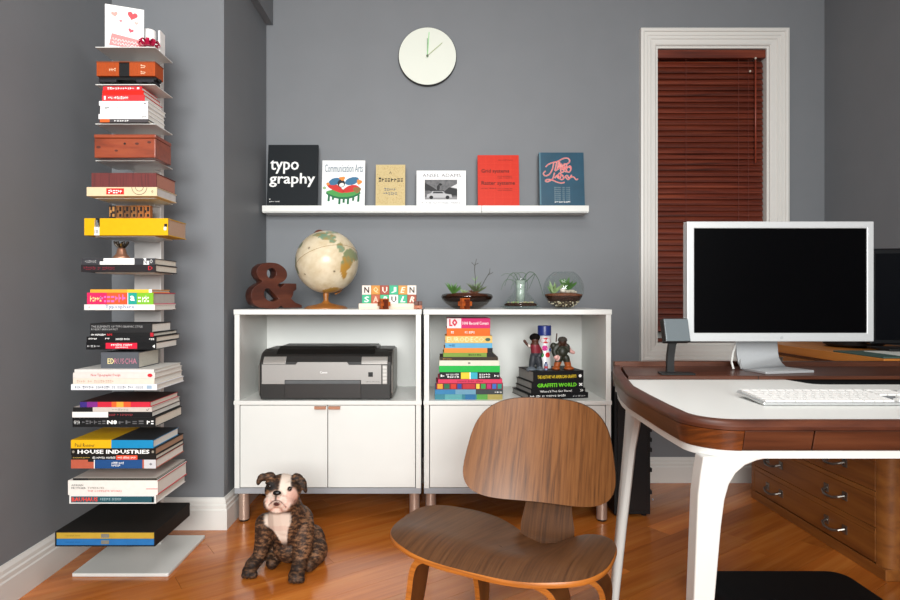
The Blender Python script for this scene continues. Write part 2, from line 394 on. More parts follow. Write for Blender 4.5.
# ================================================================== CABINETS
CY0, CY1 = 2.58, 3.02
def cabinet(px0, px1, label):
    x0, x1 = XP(px0, CY0), XP(px1, CY0); wd = x1-x0; zt, zm1, zm0, zb = 0.930, 0.534, 0.516, 0.130
    t = thing('storage_cabinet', label, 'cabinet', (x0, CY0, 0), 0, 'white storage cabinets under the picture ledge')
    D = CY1-CY0; tk = 0.022
    MB().box(0, wd, 0, D, zt-0.022, zt).build('top_panel', M_WHITE, t, 0.0015)
    for a in (0.003, wd-0.003-tk):
        MB().box(a, a+tk, 0.003, D, zm1, zt-0.022).build('side_panel', M_WHITE, t, 0.001)
        MB().box(a, a+tk, 0.003, D, zb+0.024, zm0).build('side_panel', M_WHITE, t, 0.001)
    MB().box(0, wd, 0, D, zm0, zm1).build('middle_shelf', M_WHITE, t, 0.0015)
    MB().box(tk+0.003, wd-tk-0.003, D-0.012, D-0.002, zb+0.024, zt-0.022).build('back_panel', M_WHITE, t)
    MB().box(0.003, wd-0.003, 0.004, D, zb, zb+0.024).build('bottom_rail', mat('#9a9da2', 0.4, 0, 0.5, 0.02), t, 0.001, label='grey bottom edge rail')
    half = wd/2
    for s in (0, 1):
        a, b = (tk+0.006, half-0.0016) if s == 0 else (half+0.0016, wd-tk-0.006)
        dr = MB().box(a, b, 0.004, 0.022, zb+0.027, zm0-0.003).build('door', M_WHITE, t, 0.0015)
        h0, h1 = (b-0.054, b-0.004) if s == 0 else (a+0.004, a+0.054)
        hd = MB().box(h0, h1, -0.010, 0.004, zm0-0.008, zm0-0.005)
        hd.box(h0, h1, -0.012, -0.009, zm0-0.017, zm0-0.005)
        hd.build('handle', M_COPPER, dr, label='copper tab handle')
    for fx in (0.032, wd-0.032):
        for fy in (0.045, D-0.05):
            f = MB().lathe([(0.023, 0.008), (0.023, zb)], (fx, fy, 0), 20).build('foot', mat('#b89f90', 0.35, 0.5, 0.5, 0.02), t, auto=40)
            MB().lathe([(0.019, 0), (0.020, 0.008)], (fx, fy, 0), 20).build('foot_pad', M_BLACK, f)
    return t
cabinet(233.5, 421.6, 'white two-door cabinet with the printer in its open top')
cabinet(423.4, 612, 'white two-door cabinet with book stacks in its open top, behind the chair')
ZTOP = 0.930; ZMID = 0.534

# ================================================================== PICTURE LEDGES
def ledge(px0, px1, label):
    y0 = 3.05; x0, x1 = XP(px0, y0), XP(px1, y0)
    t = thing('picture_ledge', label, 'shelf', (x0, y0, ZP(212.5, y0)), 0, 'white picture ledges')
    wd = x1-x0; D = YB-y0
    MB().box(0, wd, 0, 0.010, 0.004, 0.036).build('front_lip', M_WHITE, t, 0.001)
    MB().box(0, wd, 0.010, D-0.010, 0, 0.016).build('shelf_board', M_WHITE, t)
    MB().box(0, wd, D-0.010, D-0.0005, 0, 0.036).build('back_rail', M_WHITE, t)
    return t
ledge(262, 481.6, 'long white picture ledge carrying the black typography book')
ledge(482.0, 589, 'short white picture ledge carrying the orange-red and blue books')
LZ = ZP(212.5, 3.05)+0.016

# ================================================================== CLOCK
ck = thing('wall_clock', 'round white wall clock with thin pale green hands on the grey wall', 'clock', P(427.5, 58, YB-0.002))
ck.location.y = YB
R = 0.154
MB().lathe([(R-0.012, 0), (R-0.004, 0.004), (R, 0.012), (R, 0.024), (R-0.0015, 0.026)], (0, 0, 0), 64, Matrix.Rotation(math.pi/2, 4, 'X')).build('rim', mat('#2a2c2c', 0.4), ck, auto=40)
MB().lathe([(R-0.003, 0.0255), (R-0.003, 0.0275)], (0, 0, 0), 64, Matrix.Rotation(math.pi/2, 4, 'X')).build('dial', mat('#dfe3d8', 0.5, 0, 0.4, 0.01, 8), ck, auto=40)
def hand(angle, L, w, m, y, nm):
    M = Matrix.Rotation(angle, 4, 'Y')
    MB().box(-w/2, w/2, y-0.001, y, -0.008, L, M).build(nm, m, ck)
hand(0.0, 0.093, 0.0055, mat('#8ea88a', 0.5), -0.030, 'hour_hand')
hand(math.radians(4), 0.125, 0.0035, mat('#8fd48a', 0.5), -0.032, 'minute_hand')
hand(math.radians(49), 0.104, 0.0022, mat('#9fb06a', 0.5), -0.034, 'second_hand')
MB().lathe([(0.006, 0.027), (0.006, 0.036)], (0, 0, 0), 16, Matrix.Rotation(math.pi/2, 4, 'X')).build('hub', mat('#5c6656', 0.4), ck)

# ================================================================== DESK
dk = thing('writing_desk', 'white-topped desk with a dark walnut rim, drawers and white cast legs', 'desk', (0, 0, 0))
XE = 1.98
def arc(cx, cy, r, a0, a1, n):
    return [(cx+r*math.cos(a0+(a1-a0)*i/n), cy+r*math.sin(a0+(a1-a0)*i/n)) for i in range(n+1)]
def outline(off, yback):
    """left-and-front edge from back-left corner round to the front right; off = inset from outer edge"""
    xl = 0.470+off; yf = 1.074+off; r = 0.092-off
    pts = []
    for t in (0, 0.2, 0.4, 0.6, 0.8, 1.0):
        y = yback+(1.25-yback)*t
        x = xl+0.012*min(1, max(0, (y-1.25)/0.3))+0.082*max(0, (y-1.50)/0.38)**1.5
        pts.append((x, y))
    pts += arc(xl+r, yf+r, r, math.pi, 1.5*math.pi, 10)
    pts += [(0.75, yf), (XE-off, yf)]
    return pts
YBK = 1.885
def zr(y, base, rise):   # the rim climbs a little to meet the raised rear ledge
    return base+rise*min(1, max(0, (y-1.48)/0.15))
o_in, o_mid, o_out = outline(0.024, YBK), outline(0.012, YBK), outline(0.0, YBK)
def ring3(pl, z, rise=0): return [(p[0], p[1], zr(p[1], z, rise)) for p in pl]
rim = MB()
rim.loft([ring3(o_in, 0.744), ring3(o_in, 0.7565, 0.0115), ring3(outline(0.018, YBK), 0.7575, 0.0115), ring3(outline(0.009, YBK), 0.7565, 0.0115), ring3(outline(0.003, YBK), 0.7525, 0.0115), ring3(o_out, 0.747, 0.006), ring3(outline(0.001, YBK), 0.7405), ring3(o_in, 0.7405), ring3(o_in, 0.744)], closed=False)
rim.build('rim', wood('walnut_rim', ['#2c120a', '#4e2616', '#62341f'], (8, 8, 50), (0, 0, 0), 0.42, 0, 0.05), dk, auto=35)
# white work surface with the cable slot cut in its rear edge
wt = [(p[0]-0.0005, p[1]-0.0005) for p in outline(0.0245, 1.64)]
wt += [(XE-0.03, 1.548), (1.03, 1.548)]+[(1.03-0.045*math.sin(a), 1.568-0.02*math.cos(a)) for a in (0.5, 1.0, 1.57)]+[(0.978, 1.60), (0.968, 1.64)]
MB().prism(wt, 0.737, 0.755, 'z').build('work_surface', mat('#e6e7e3', 0.35, 0, 0.4, 0.008, 8), dk)
MB().box(0.96, XE-0.03, 1.552, 1.70, 0.715, 0.722).box(0.96, XE-0.03, 1.69, 1.70, 0.722, 0.754).build('cable_tray', M_BLACK, dk)
# rear ledge
lg = [(o_in[0][0]+0.002, YBK-0.012), (0.548, 1.70), (0.534, 1.637), (XE-0.02, 1.637), (XE-0.02, YBK-0.012)]
MB().prism([(p[0], p[1]) for p in lg if p[0] < 0.96 or p[1] > 0]+[], 0.7552, 0.7657, 'z').build('rear_ledge', M_WALNUT, dk, 0.002)
MB().box(o_out[0][0]+0.004, XE, YBK-0.011, YBK+0.012, 0.70, 0.7795).build('back_lip', M_WALNUT, dk, 0.002)
MB().box(XP(757.5, 1.64), XP(757.9, 1.64), 1.6355, 1.638, 0.7555, 0.7662).build('ledge_seam', M_BLACK, dk)
# fascia below the rim: side panel, bent corner, drawer fronts
ff = outline(0.0025, YBK); fb = outline(0.022, YBK)
ffb = outline(0.012, YBK)
def fascia(i0, i1, nm, m, z0=0.701, z1=0.7390):
    a = ff[i0:i1+1]; b = fb[i0:i1+1]; a2 = ffb[i0:i1+1]
    MB().loft([[(p[0], p[1], z0) for p in a2], [(p[0], p[1], z1) for p in a], [(p[0], p[1], z1) for p in b], [(p[0], p[1], z0) for p in b], [(p[0], p[1], z0) for p in a2]], closed=False).build(nm, m, dk, auto=30)
fascia(0, 6, 'side_panel', M_WALNUTY); fascia(6, 16, 'corner_panel', M_CORNER)
yf = ff[-1][1]
dx = [ff[16][0], ff[16][0]+0.0004, XP(815, yf), 1.40, XE]
for i in range(1, 4):
    nm = 'corner_panel' if i == 0 else 'drawer_front'
    xa_, xb_ = dx[i]+(0.0012 if i else 0), dx[i+1]-0.0012; zl_ = 0.7015
    MB().loft([[(x_, yf+0.0095, zl_), (x_, yf, 0.7390), (x_, yf+0.02, 0.7390), (x_, yf+0.02, zl_)] for x_ in (xa_, xb_)]).build(nm, M_WALNUT if i else M_CORNER, dk, 0.001)
MB().box(0.53, XE-0.03, yf+0.03, 1.60, 0.704, 0.7365).build('drawer_box', mat('#2a1710', 0.6), dk)
# white under-frame
af = outline(0.014, YBK-0.03); ab = outline(0.045, YBK-0.03)
MB().loft([[(p[0], p[1], 0.6865) for p in af], [(p[0], p[1], 0.7005) for p in af], [(p[0], p[1], 0.7005) for p in ab], [(p[0], p[1], 0.6865) for p in ab], [(p[0], p[1], 0.6865) for p in af]], closed=False).build('under_frame', M_WHITEMETAL, dk, auto=30)
MB().box(0.57, XE-0.03, YBK-0.05, YBK-0.015, 0.6865, 0.7005).build('under_frame', M_WHITEMETAL, dk)
# cast legs
def fleg(mir=None):
    prof = [(0.494, 0.689), (0.489, 0.660), (0.484, 0.62), (0.4765, 0.43), (0.462, 0.0), (0.476, 0.0), (0.515, 0.428), (0.5265, 0.56), (0.533, 0.61), (0.541, 0.638), (0.553, 0.658), (0.570, 0.673), (0.592, 0.682), (0.625, 0.689)]
    if mir: prof = [(mir-p[0], p[1]) for p in prof]
    MB().prism(prof, 1.0895, 1.126, 'y').build('leg', M_WHITEMETAL, dk, 0.014, seg=5, auto=60)
fleg(); fleg(XE+0.48)
def bleg(mir=None):
    rings = []
    for z, xc, wx, yc, wy in ((0.0, 0.538, 0.022, 1.80, 0.030), (0.30, 0.566, 0.026, 1.795, 0.038), (0.53, 0.588, 0.030, 1.79, 0.048), (0.62, 0.596, 0.034, 1.78, 0.072), (0.66, 0.599, 0.040, 1.76, 0.12), (0.6885, 0.600, 0.044, 1.72, 0.22)):
        if mir: xc = mir-xc
        rings.append([(xc+a*wx/2, yc+b*wy/2, z) for a, b in ((-1, -0.6), (-0.5, -1), (0.5, -1), (1, -0.6), (1, 0.6), (0.5, 1), (-0.5, 1), (-1, 0.6))])
    MB().loft(rings).build('leg', M_WHITEMETAL, dk, auto=50)
bleg(); bleg(XE+0.50)

# ================================================================== MONITOR
mn = thing('computer_monitor', 'silver framed computer monitor with black screen on an aluminium foot', 'monitor', (0.990, 1.72, 0.7657))
FOX = 0.019
M_BEZEL = mat('#c9cbcc', 0.36, 0.35, 0.5, 0.01, 300)
mx0, mx1 = XP(687, 1.70)-0.990, XP(873.5, 1.70)-0.990; mz0, mz1 = ZP(341.5, 1.70)-0.7657, ZP(221.5, 1.70)-0.7657
sx0, sx1, sz0, sz1 = mx0+0.0200, mx1-0.0195, mz0+0.0245, mz1-0.0195
def frame_ring(x0, x1, z0, z1, a0_, a1_, c0, c1, ya, yb):
    def q4(X0, X1, Z0, Z1, y): return [(X0, y, Z0), (X1, y, Z0), (X1, y, Z1), (X0, y, Z1)]
    return MB().loft([q4(x0, x1, z0, z1, yb), q4(x0, x1, z0, z1, ya), q4(a0_, a1_, c0, c1, ya), q4(a0_, a1_, c0, c1, yb), q4(x0, x1, z0, z1, yb)], True, False)
frame_ring(mx0, mx1, mz0, mz1, sx0, sx1, sz0, sz1, -0.022, 0.002).build('bezel', M_BEZEL, mn, 0.002)
MB().box(mx0+0.001, mx1-0.001, 0.0015, 0.014, mz0+0.001, mz1-0.001).build('back_shell', M_BEZEL, mn, 0.006)
MB().box(sx0, sx1, -0.0185, 0.001, sz0, sz1).build('screen', mat('#010102', 0.3, 0, 0.08, 0), mn)
MB().lathe([(0.0045, 0), (0.0045, 0.0006)], (0, 0, 0), 16, Matrix.Translation(((mx0+mx1)/2+0.003, -0.0222, mz0+0.011)) @ Matrix.Rotation(math.pi/2, 4, 'X')).build('logo_mark', mat('#b4b6b8', 0.3, 0.2, 0.5, 0), mn)
# bent aluminium foot: one plate running down behind the screen and curving forward
pts = [(-0.034+FOX, 0.088, 0.26), (-0.034+FOX, 0.084, 0.16), (-0.034+FOX, 0.080, 0.08), (-0.034+FOX, 0.076, 0.045)]
for i in range(1, 7):
    a = i/6*math.pi/2; pts.append((FOX-0.034+0.012*(i/6), 0.075-0.034*(1-math.cos(a)), 0.038-0.034*math.sin(a)))
pts += [(FOX-0.012, 0.015, 0.004), (FOX, -0.035, 0.004)]
wds = [0.125]*4+[0.126, 0.127, 0.129, 0.132, 0.137, 0.143, 0.155, 0.164]
ft = MB().strip(pts, (1, 0, 0), wds, 0.007); ft.build('foot', M_ALU, mn, 0.001, auto=40)
MB().box(-0.085, 0.015, 0.013, 0.08, 0.18, 0.26).build('hinge', M_ALU, mn, 0.004)
for off, m in ((0.0, mat('#dedcd8', 0.5)), (0.008, mat('#8c8c8c', 0.5))):
    cb = MB().tube([P(738+off*900, 338, 1.80), P(733+off*1000, 352, 1.80), P(731.5+off*1000, 362, 1.79), P(733.5+off*1000, 369, 1.775)], 0.0032, 8)
    o = cb.build('power_cable' if off == 0 else 'display_cable', m, smooth=True)
    tag(o, 'white cable hanging behind the silver monitor' if off == 0 else 'grey cable hanging behind the silver monitor', 'cable')

# keyboard
kb = thing('computer_keyboard', 'slim white keyboard with aluminium edge lying on the white desk', 'keyboard', (XP(763, 1.242), 1.240, 0.755), (math.radians(4.2), 0, 0))
KW, KD = 0.432, 0.112
MB().box(0, KW, 0, KD, 0.001, 0.0075).build('base', mat('#c6c8c8', 0.35, 0.6, 0.5, 0), kb, 0.002)
mk = mat('#ecebe8', 0.45, 0, 0.4, 0); mg = mat('#77797c', 0.45, 0, 0.4, 0)
rows = [(0.1, 0.006)]
unit = 0.0188
kmesh = {}
def key(x, y, wd, d, m, nm='key'):
    kk = (round(wd, 4), round(d, 4), m.name)
    if kk not in kmesh:
        o = MB().box(0, wd, 0, d, 0, 0.0035).build(nm, m, kb); kmesh[kk] = o.data
    else:
        o = bpy.data.objects.new(nm, kmesh[kk]); COL.objects.link(o); o.parent = kb
    o.location = (x, y, 0.0076)
rowd = [(0, [1.2, 1, 1.2, 1.25, 5.1, 1.25, 1.2, 1, 1.2]), (1, [2.2]+[1]*10+[2.2]), (2, [1.7]+[1]*11+[1.7]), (3, [1.4]+[1]*12+[1.0]), (4, [1]*13+[1.4])]
for r, ws in rowd:
    x = 0.006; y = 0.005+r*0.0182; sc = 0.271/sum(ws)
    for wv in ws:
        key(x+0.001, y, wv*sc-0.0022, 0.0160, mk); x += wv*sc
x = 0.006
for i in range(14):
    key(x+0.001, 0.098, 0.271/14-0.0022, 0.009, mk); x += 0.271/14
for i in range(3):
    key(0.286+i*unit, 0.005, 0.0166, 0.016, mk); key(0.286+i*unit, 0.0596, 0.0166, 0.016, mk); key(0.286+i*unit, 0.0778, 0.0166, 0.016, mk); key(0.286+i*unit, 0.098, 0.0166, 0.009, mk)
key(0.286+unit, 0.0232, 0.0166, 0.016, mk)
for r in range(5):
    for i in range(4): key(0.350+i*unit, 0.005+r*0.0182, 0.0166, 0.016, mk)
MB().box(0.2835, 0.3445, 0.0225, 0.058, 0.0070, 0.0079).build('recess_plate', mg, kb)
MB().box(0.3445, 0.348, 0.003, 0.108, 0.0070, 0.0079).build('recess_plate', mg, kb)

# small stand
st = thing('desk_stand', 'small black stand with a square grey panel on the walnut desk ledge', 'stand', (XP(675.5, 1.672), 1.672, 0.7657))
MB().prism([(-0.048, -0.022), (0.047, -0.022), (0.050, 0.018), (-0.040, 0.028)], 0, 0.005, 'z').build('base', M_BLACK, st, 0.001)
MB().strip([(-0.011, 0.012, 0.004), (-0.010, 0.012, 0.05), (-0.006, 0.010, 0.085), (-0.002, 0.004, 0.10)], (1, 0, 0), 0.020, 0.012).build('post', M_BLACK, st)
Mh = Matrix.Translation((0.005, 0.0, 0.124)) @ Matrix.Rotation(math.radians(6), 4, 'Z') @ Matrix.Rotation(math.radians(-14), 4, 'X')
MB().box(-0.038, 0.036, 0, 0.022, -0.034, 0.034, Mh).build('head', M_BLACK, st, 0.002)
MB().box(-0.036, 0.034, -0.002, 0.0005, -0.031, 0.032, Mh).build('panel', mat('#6c7478', 0.25, 0.2, 0.5, 0.02), st, 0.001)
# ================================================================== FLAT FILE and what stands on it
FX, FY0, FY1 = 1.56, 2.055, 2.925
ff_ = thing('flat_file', 'low oak plan chest with wide drawers and metal pull handles behind the desk', 'plan chest', (FX, FY0, 0))
LD = FY1-FY0; WD = XR-0.025-FX
MB().box(0.012, WD, 0.03, LD-0.01, 0.012, 0.735).build('carcass', M_FILE, ff_, 0.001)
MB().box(-0.006, WD, 0.0, LD, 0.735, 0.770).build('top_board', wood('file_top', ['#9c5a1c', '#b8722a', '#c58238'], (30, 2, 30), (0, 0, 0), 0.45), ff_, 0.002)
MB().box(0.0, WD, 0.0, LD, 0.0, 0.040).build('plinth', M_FILE, ff_, 0.002)
# rounded near corner post
pp = [(0.0, 0.045)]+[(0.045-0.045*math.cos(a), 0.045-0.045*math.sin(a)) for a in (0.3, 0.6, 0.9, 1.2, 1.57)]+[(0.08, 0.0), (0.08, 0.045)]
MB().prism(pp, 0.04, 0.735, 'z').build('corner_post', M_FILE, ff_, auto=40)
MB().box(0.0, 0.02, LD-0.03, LD, 0.04, 0.735).build('corner_post', M_FILE, ff_, 0.002)
dz = [(0.046, 0.146), (0.168, 0.277), (0.297, 0.402), (0.422, 0.527), (0.547, 0.645), (0.663, 0.722)]
for z0, z1 in dz:
    d = MB().box(-0.001, 0.014, 0.048, LD-0.033, z0, z1).build('drawer', M_FILE, ff_, 0.002)
    zc = (z0+z1)/2-0.004
    for yc in (0.255, 0.67):
        h = MB()
        h.tube([(-0.003, yc-0.052, zc+0.010), (-0.022, yc-0.046, zc+0.004), (-0.030, yc-0.025, zc-0.004), (-0.031, yc, zc-0.006), (-0.030, yc+0.025, zc-0.004), (-0.022, yc+0.046, zc+0.004), (-0.003, yc+0.052, zc+0.010)], 0.0052, 8)
        h.box(-0.004, -0.001, yc-0.066, yc-0.040, zc-0.006, zc+0.026); h.box(-0.004, -0.001, yc+0.040, yc+0.066, zc-0.006, zc+0.026)
        h.build('handle', mat('#8f8a84', 0.35, 0.9, 0.5, 0.03), d, auto=40, label='curved metal pull handle')
    if z0 > 0.6: MB().box(-0.004, 0, 0.46, 0.51, zc-0.012, zc+0.014).build('label_holder', mat('#c28a3a', 0.4, 0.5), d)
# rail strips between drawers
for za, zb_ in [(0.147, 0.167), (0.278, 0.296), (0.403, 0.421), (0.528, 0.546), (0.646, 0.662)]:
    MB().box(-0.003, 0.013, 0.046, LD-0.031, za, zb_).build('drawer_rail', M_FILE, ff_, 0.001)
# cutting mat / papers / black bowl / laptop screen
tag(MB().box(FX-0.004, FX+0.36, 2.06, 2.32, 0.7705, 0.776).build('cutting_mat', mat('#3f5650', 0.6, 0, 0.3, 0.05), None, 0.001), 'dark green cutting mat lying on top of the oak plan chest', 'mat')
tag(MB().box(FX+0.08, FX+0.32, 2.07, 2.27, 0.7765, 0.7785).build('paper_sheet', mat('#cfd2cc', 0.7), None), 'pale sheet of paper lying on the green cutting mat', 'paper')
bo = thing('black_bowl', 'low black round dish with a pale lid behind the silver monitor', 'bowl', (XP(853, 2.56), 2.56, 0.7705))
MB().lathe([(0.085, 0), (0.11, 0.012), (0.115, 0.035), (0.108, 0.042)], (0, 0, 0), 28).build('dish', M_BLACK, bo, auto=40)
MB().lathe([(0.095, 0.040), (0.085, 0.052), (0.03, 0.058)], (0, 0, 0), 28).build('lid', mat('#a88a6c', 0.5), bo, auto=40)
lp = thing('flat_screen', 'second black flat screen standing on the plan chest behind the silver monitor', 'monitor', (XP(875, 2.28)+0.15, 2.28, 0.7785), (0, 0, math.radians(-8)))
MB().box(-0.155, 0.20, 0, 0.03, 0.022, ZP(248, 2.28)-0.7785).build('case', mat('#0c0d10', 0.35, 0, 0.3, 0.05), lp, 0.006)
MB().box(-0.135, 0.18, -0.002, 0.001, 0.04, ZP(248, 2.28)-0.7785-0.02).build('screen', mat('#07080c', 0.25, 0, 0.1, 0), lp)
MB().box(-0.12, 0.14, -0.06, 0.09, 0, 0.010).build('base', M_BLACK, lp, 0.003)
MB().box(-0.03, 0.05, 0.005, 0.025, 0.008, 0.03).build('neck', M_BLACK, lp)

# black computer case beside the cabinets
pcx0, pcx1 = 0.806, 0.968
pc = thing('computer_case', 'black upright computer case on the floor beside the white cabinet', 'computer', (pcx0, 2.66, 0))
MB().box(0, pcx1-pcx0, 0, 0.42, 0.012, 0.60).build('body', M_BLACK, pc, 0.004)
for z in (0.10, 0.20, 0.29, 0.335, 0.38, 0.425):
    MB().box(pcx1-pcx0-0.001, pcx1-pcx0+0.009, 0.004, 0.05, z, z+0.018).build('clip', M_BLACK, pc, 0.002)
MB().box(0.012, pcx1-pcx0-0.012, -0.008, 0.001, 0.03, 0.58).build('front_panel', mat('#101012', 0.35), pc, 0.003)
for fx in (0.02, pcx1-pcx0-0.02):
    for fy in (0.03, 0.39): MB().lathe([(0.012, 0), (0.014, 0.012)], (fx, fy, 0), 12).build('foot', M_BLACK, pc)
MB().lathe([(0.004, 0), (0.004, 0.004)], (0, 0, 0), 10, Matrix.Translation((pcx1-pcx0+0.012, 0.012, 0.075)) @ Matrix.Rotation(math.pi/2, 4, 'Y')).build('screw', M_ALU, pc)

# black footstool under the desk
fs = thing('footstool', 'low black padded footstool on the floor under the desk', 'stool', (1.0, 1.66, 0))
sxa, sxb, sya, syb = -0.17, 0.29, -0.22, 0.225
def rr(x0, x1, y0, y1, r, n=5):
    o = []
    for cx, cy, a in ((x1-r, y1-r, 0), (x0+r, y1-r, math.pi/2), (x0+r, y0+r, math.pi), (x1-r, y0+r, 1.5*math.pi)):
        o += [(cx+r*math.cos(a+i/n*math.pi/2), cy+r*math.sin(a+i/n*math.pi/2)) for i in range(n+1)]
    return o
MB().loft([[(p[0], p[1], z) for p in rr(sxa+i_, sxb-i_, sya+i_, syb-i_, 0.05)] for z, i_ in ((0.045, 0.01), (0.055, 0.0), (0.105, 0.0), (0.117, 0.004), (0.122, 0.016))]).build('cushion', mat('#08080a', 0.75, 0, 0.2, 0.15, 80), fs, auto=50)
for ax in (sxa+0.05, sxb-0.05):
    for ay in (sya+0.05, syb-0.05): MB().lathe([(0.014, 0), (0.02, 0.05)], (ax, ay, 0), 12).build('foot', M_BLACK, fs)

# ================================================================== BOOK TOWER
tw = thing('book_tower', 'tall white metal spine bookcase carrying horizontal stacks of books', 'bookcase', (-1.104, 2.256, 0))
TX, TY = -1.104, 2.256
MB().prism([(p[0], p[1]) for p in rr(-0.170, 0.170, -0.165, 0.174, 0.006, 3)], 0, 0.012, 'z').build('base_plate', M_WHITEMETAL, tw, 0.002)
spx0, spx1 = XP(134, 2.335)-TX, XP(161, 2.335)-TX
SPY = 2.335-TY
MB().box(spx0, spx1, SPY, SPY+0.028, 0.012, ZP(40, 2.335)).build('spine', mat('#cdc9c6', 0.4, 0, 0.5, 0.01), tw, 0.003)
def tower_shelf(z, y0=2.13):
    MB().prism([(-0.108, y0-TY), (0.106, y0-TY), (0.106, 2.272-TY), (0.03, 2.272-TY), (0.03, SPY), (-0.06, SPY), (-0.06, 2.272-TY), (-0.108, 2.272-TY)], z-0.003, z, 'z').build('shelf_plate', M_WHITEMETAL, tw)

BK = {}
def book(label, x0, y0, z0, wd, dp, h, cover, pages=M_PAGES, decor=(), rot=0.0, group=None, hard=0.0022, parts_parent=None, name='book'):
    """book lying flat, spine facing -y. x0,y0,z0 = front left bottom corner"""
    t = thing(name, label, 'book', (x0, y0, z0), rot, group)
    bt = min(hard, h*0.2)
    c = MB().box(0, wd, 0, dp, 0, bt); c.box(0, wd, 0, dp, h-bt, h); c.box(0, wd, 0, bt, bt, h-bt)
    c.build('cover', cover, t)
    MB().box(0.0022, wd-0.0022, bt, dp-0.003, bt, h-bt).build('pages', pages, t)
    for d in decor:
        if d[0] == 'band':
            _, u0, u1, m = d[:4]; v0, v1 = d[4:6] if len(d) > 4 else (0, 1)
            MB().box(u0*wd, u1*wd, -0.0005, 0.0005, v0*h, v1*h).build('spine_band', m, t)
        elif d[0] == 'top':
            _, u0, u1, m = d[:4]
            MB().box(u0*wd, u1*wd, 0, dp, h-0.0002, h+0.0005).build('cover_print', m, t)
        elif d[0] == 'text':
            _, s, u0, u1, v0, v1, m = d[:7]; b = d[7] if len(d) > 7 else 0.0
            text(s, u0*wd, u1*wd, v0*h, v1*h, -0.0011, m, t, b, res=1)
        elif d[0] == 'edge':
            eq = MB().box(wd-0.001, wd+0.0006, 0.0, dp, 0.0002, bt+0.001); eq.box(wd-0.001, wd+0.0006, 0.0, dp, h-bt-0.001, h-0.0002); eq.build('cover_edge', d[1], t)
        elif d[0] == 'ring':
            _, uc, vc, r, m = d
            pts = [(uc*wd+r*h*math.cos(a), -0.0009, min(h, max(0, vc*h+r*h*math.sin(a)))) for a in [math.pi+math.pi*i/12 for i in range(13)]]
            MB().tube(pts, 0.0007, 4).build('spine_ring', m, t)
    return t
G_TOW = None
def pile(yb, Y1, books, shelf=True):
    z = ZP(yb, Y1); zb_ = z; prev = yb
    if shelf: tower_shelf(z)
    for (yt, xa, xb, dp, dY, label, cover, pages, decor) in books:
        h = (prev-yt)*Y1/F-0.0003; prev = yt; y = Y1+dY
        if h < 0.004: h = 0.004
        book(label, XP(xa, Y1), y, z, (xb-xa)/F*Y1, dp, h, cover, pages, decor)
        z += h+0.0003
    return z
c_ = lambda h, r=0.55: mat(h, r, 0, 0.22, 0.03, 60)
W, K, RD = M_WTXT, M_KTXT, M_RTXT
# shelf of red and white paperbacks
pile(122.3, 2.115, [
    (119, 100, 148, 0.135, 0, 'thin dark book with orange spine end under the white books on the tower', c_('#4a4648'), M_PAGES, [('band', 0, 0.2, c_('#d0622c')), ('text', '~xxxxxx', 0.3, 0.6, 0.25, 0.75, W)]),
    (114, 98.5, 148, 0.135, 0, 'thick white book second from the bottom of the red and white stack', c_('#e9e7e6'), M_PAGESW, [('text', '~xxx', 0.88, 0.97, 0.3, 0.6, K)]),
    (109.4, 100, 147.8, 0.13, 0.001, 'white book with faint grey spine lettering in the red and white stack', c_('#efedec'), M_PAGESW, [('text', '~xxx xxx xx xxxx', 0.1, 0.85, 0.25, 0.7, mat('#c4c0c0', 0.6, 0, 0.3, 0))]),
    (105.6, 100, 147.5, 0.13, 0.002, 'white book with small black spine lettering in the red and white stack', c_('#ecebea'), M_PAGESW, [('text', '~xxxx', 0.1, 0.19, 0.25, 0.8, K), ('text', '~xx xxxxxx', 0.24, 0.45, 0.3, 0.7, mat('#a8a4a0', 0.6, 0, 0.3, 0))]),
    (101, 99, 148, 0.14, 0, 'white book with a black dot on its spine beneath the red books', c_('#f0eeee'), M_PAGESW, [('text', '•', 0.92, 0.96, 0.3, 0.7, K)]),
    (94.8, 102, 144.5, 0.14, 0, 'bright coral red book with white spine lettering, lowest of the three red books', c_('#d8363a'), M_PAGESW, [('text', '~xxx xxxxxxxxxx', 0.15, 0.62, 0.3, 0.75, W, 0.01), ('text', 'I', 0.05, 0.09, 0.2, 0.8, W)]),
    (90.4, 102.3, 143.5, 0.13, 0, 'plain scarlet book in the middle of the three red books', c_('#d62216'), M_PAGESW, []),
    (86.3, 103, 141.8, 0.12, 0, 'red book with white lettering on top of the red and white stack', c_('#d42c34'), M_PAGESW, [('text', '~xxxxxxxxxxx', 0.12, 0.8, 0.25, 0.75, W), ('text', '■', 0.88, 0.94, 0.3, 0.75, W)]),
])
# card shelf, train shelf, box shelf
ZS1 = ZP(46.8, 2.13); tower_shelf(ZS1)
ZS2 = ZP(84.2, 2.13); tower_shelf(ZS2)
zS4 = ZP(159.3, 2.115); tower_shelf(zS4)
pile(196, 2.09, [
    (187, 86.7, 157, 0.16, 0, 'cream book with a red label and half rings on its spine under the maroon book', c_('#dcc6a2'), mat('#c9c6c4', 0.7), [('band', 0.28, 0.53, c_('#cc2a22'), 0.18, 0.86), ('text', '~xxxxxx', 0.31, 0.50, 0.3, 0.75, W, 0.01), ('ring', 0.75, 1.0, 0.85, K), ('ring', 0.75, 1.0, 0.45, K), ('text', 'o', 0.92, 0.95, 0.35, 0.65, K)]),
    (172.8, 91.5, 156.5, 0.155, 0, 'thick maroon book with a striped worn cloth spine on the tower', wood('maroon_cloth', ['#3e1616', '#6a2a28', '#57201f'], (120, 4, 4), (0, 0, 0), 0.7), mat('#b07a6a', 0.8, 0, 0.2, 0.1, 300), []),
])
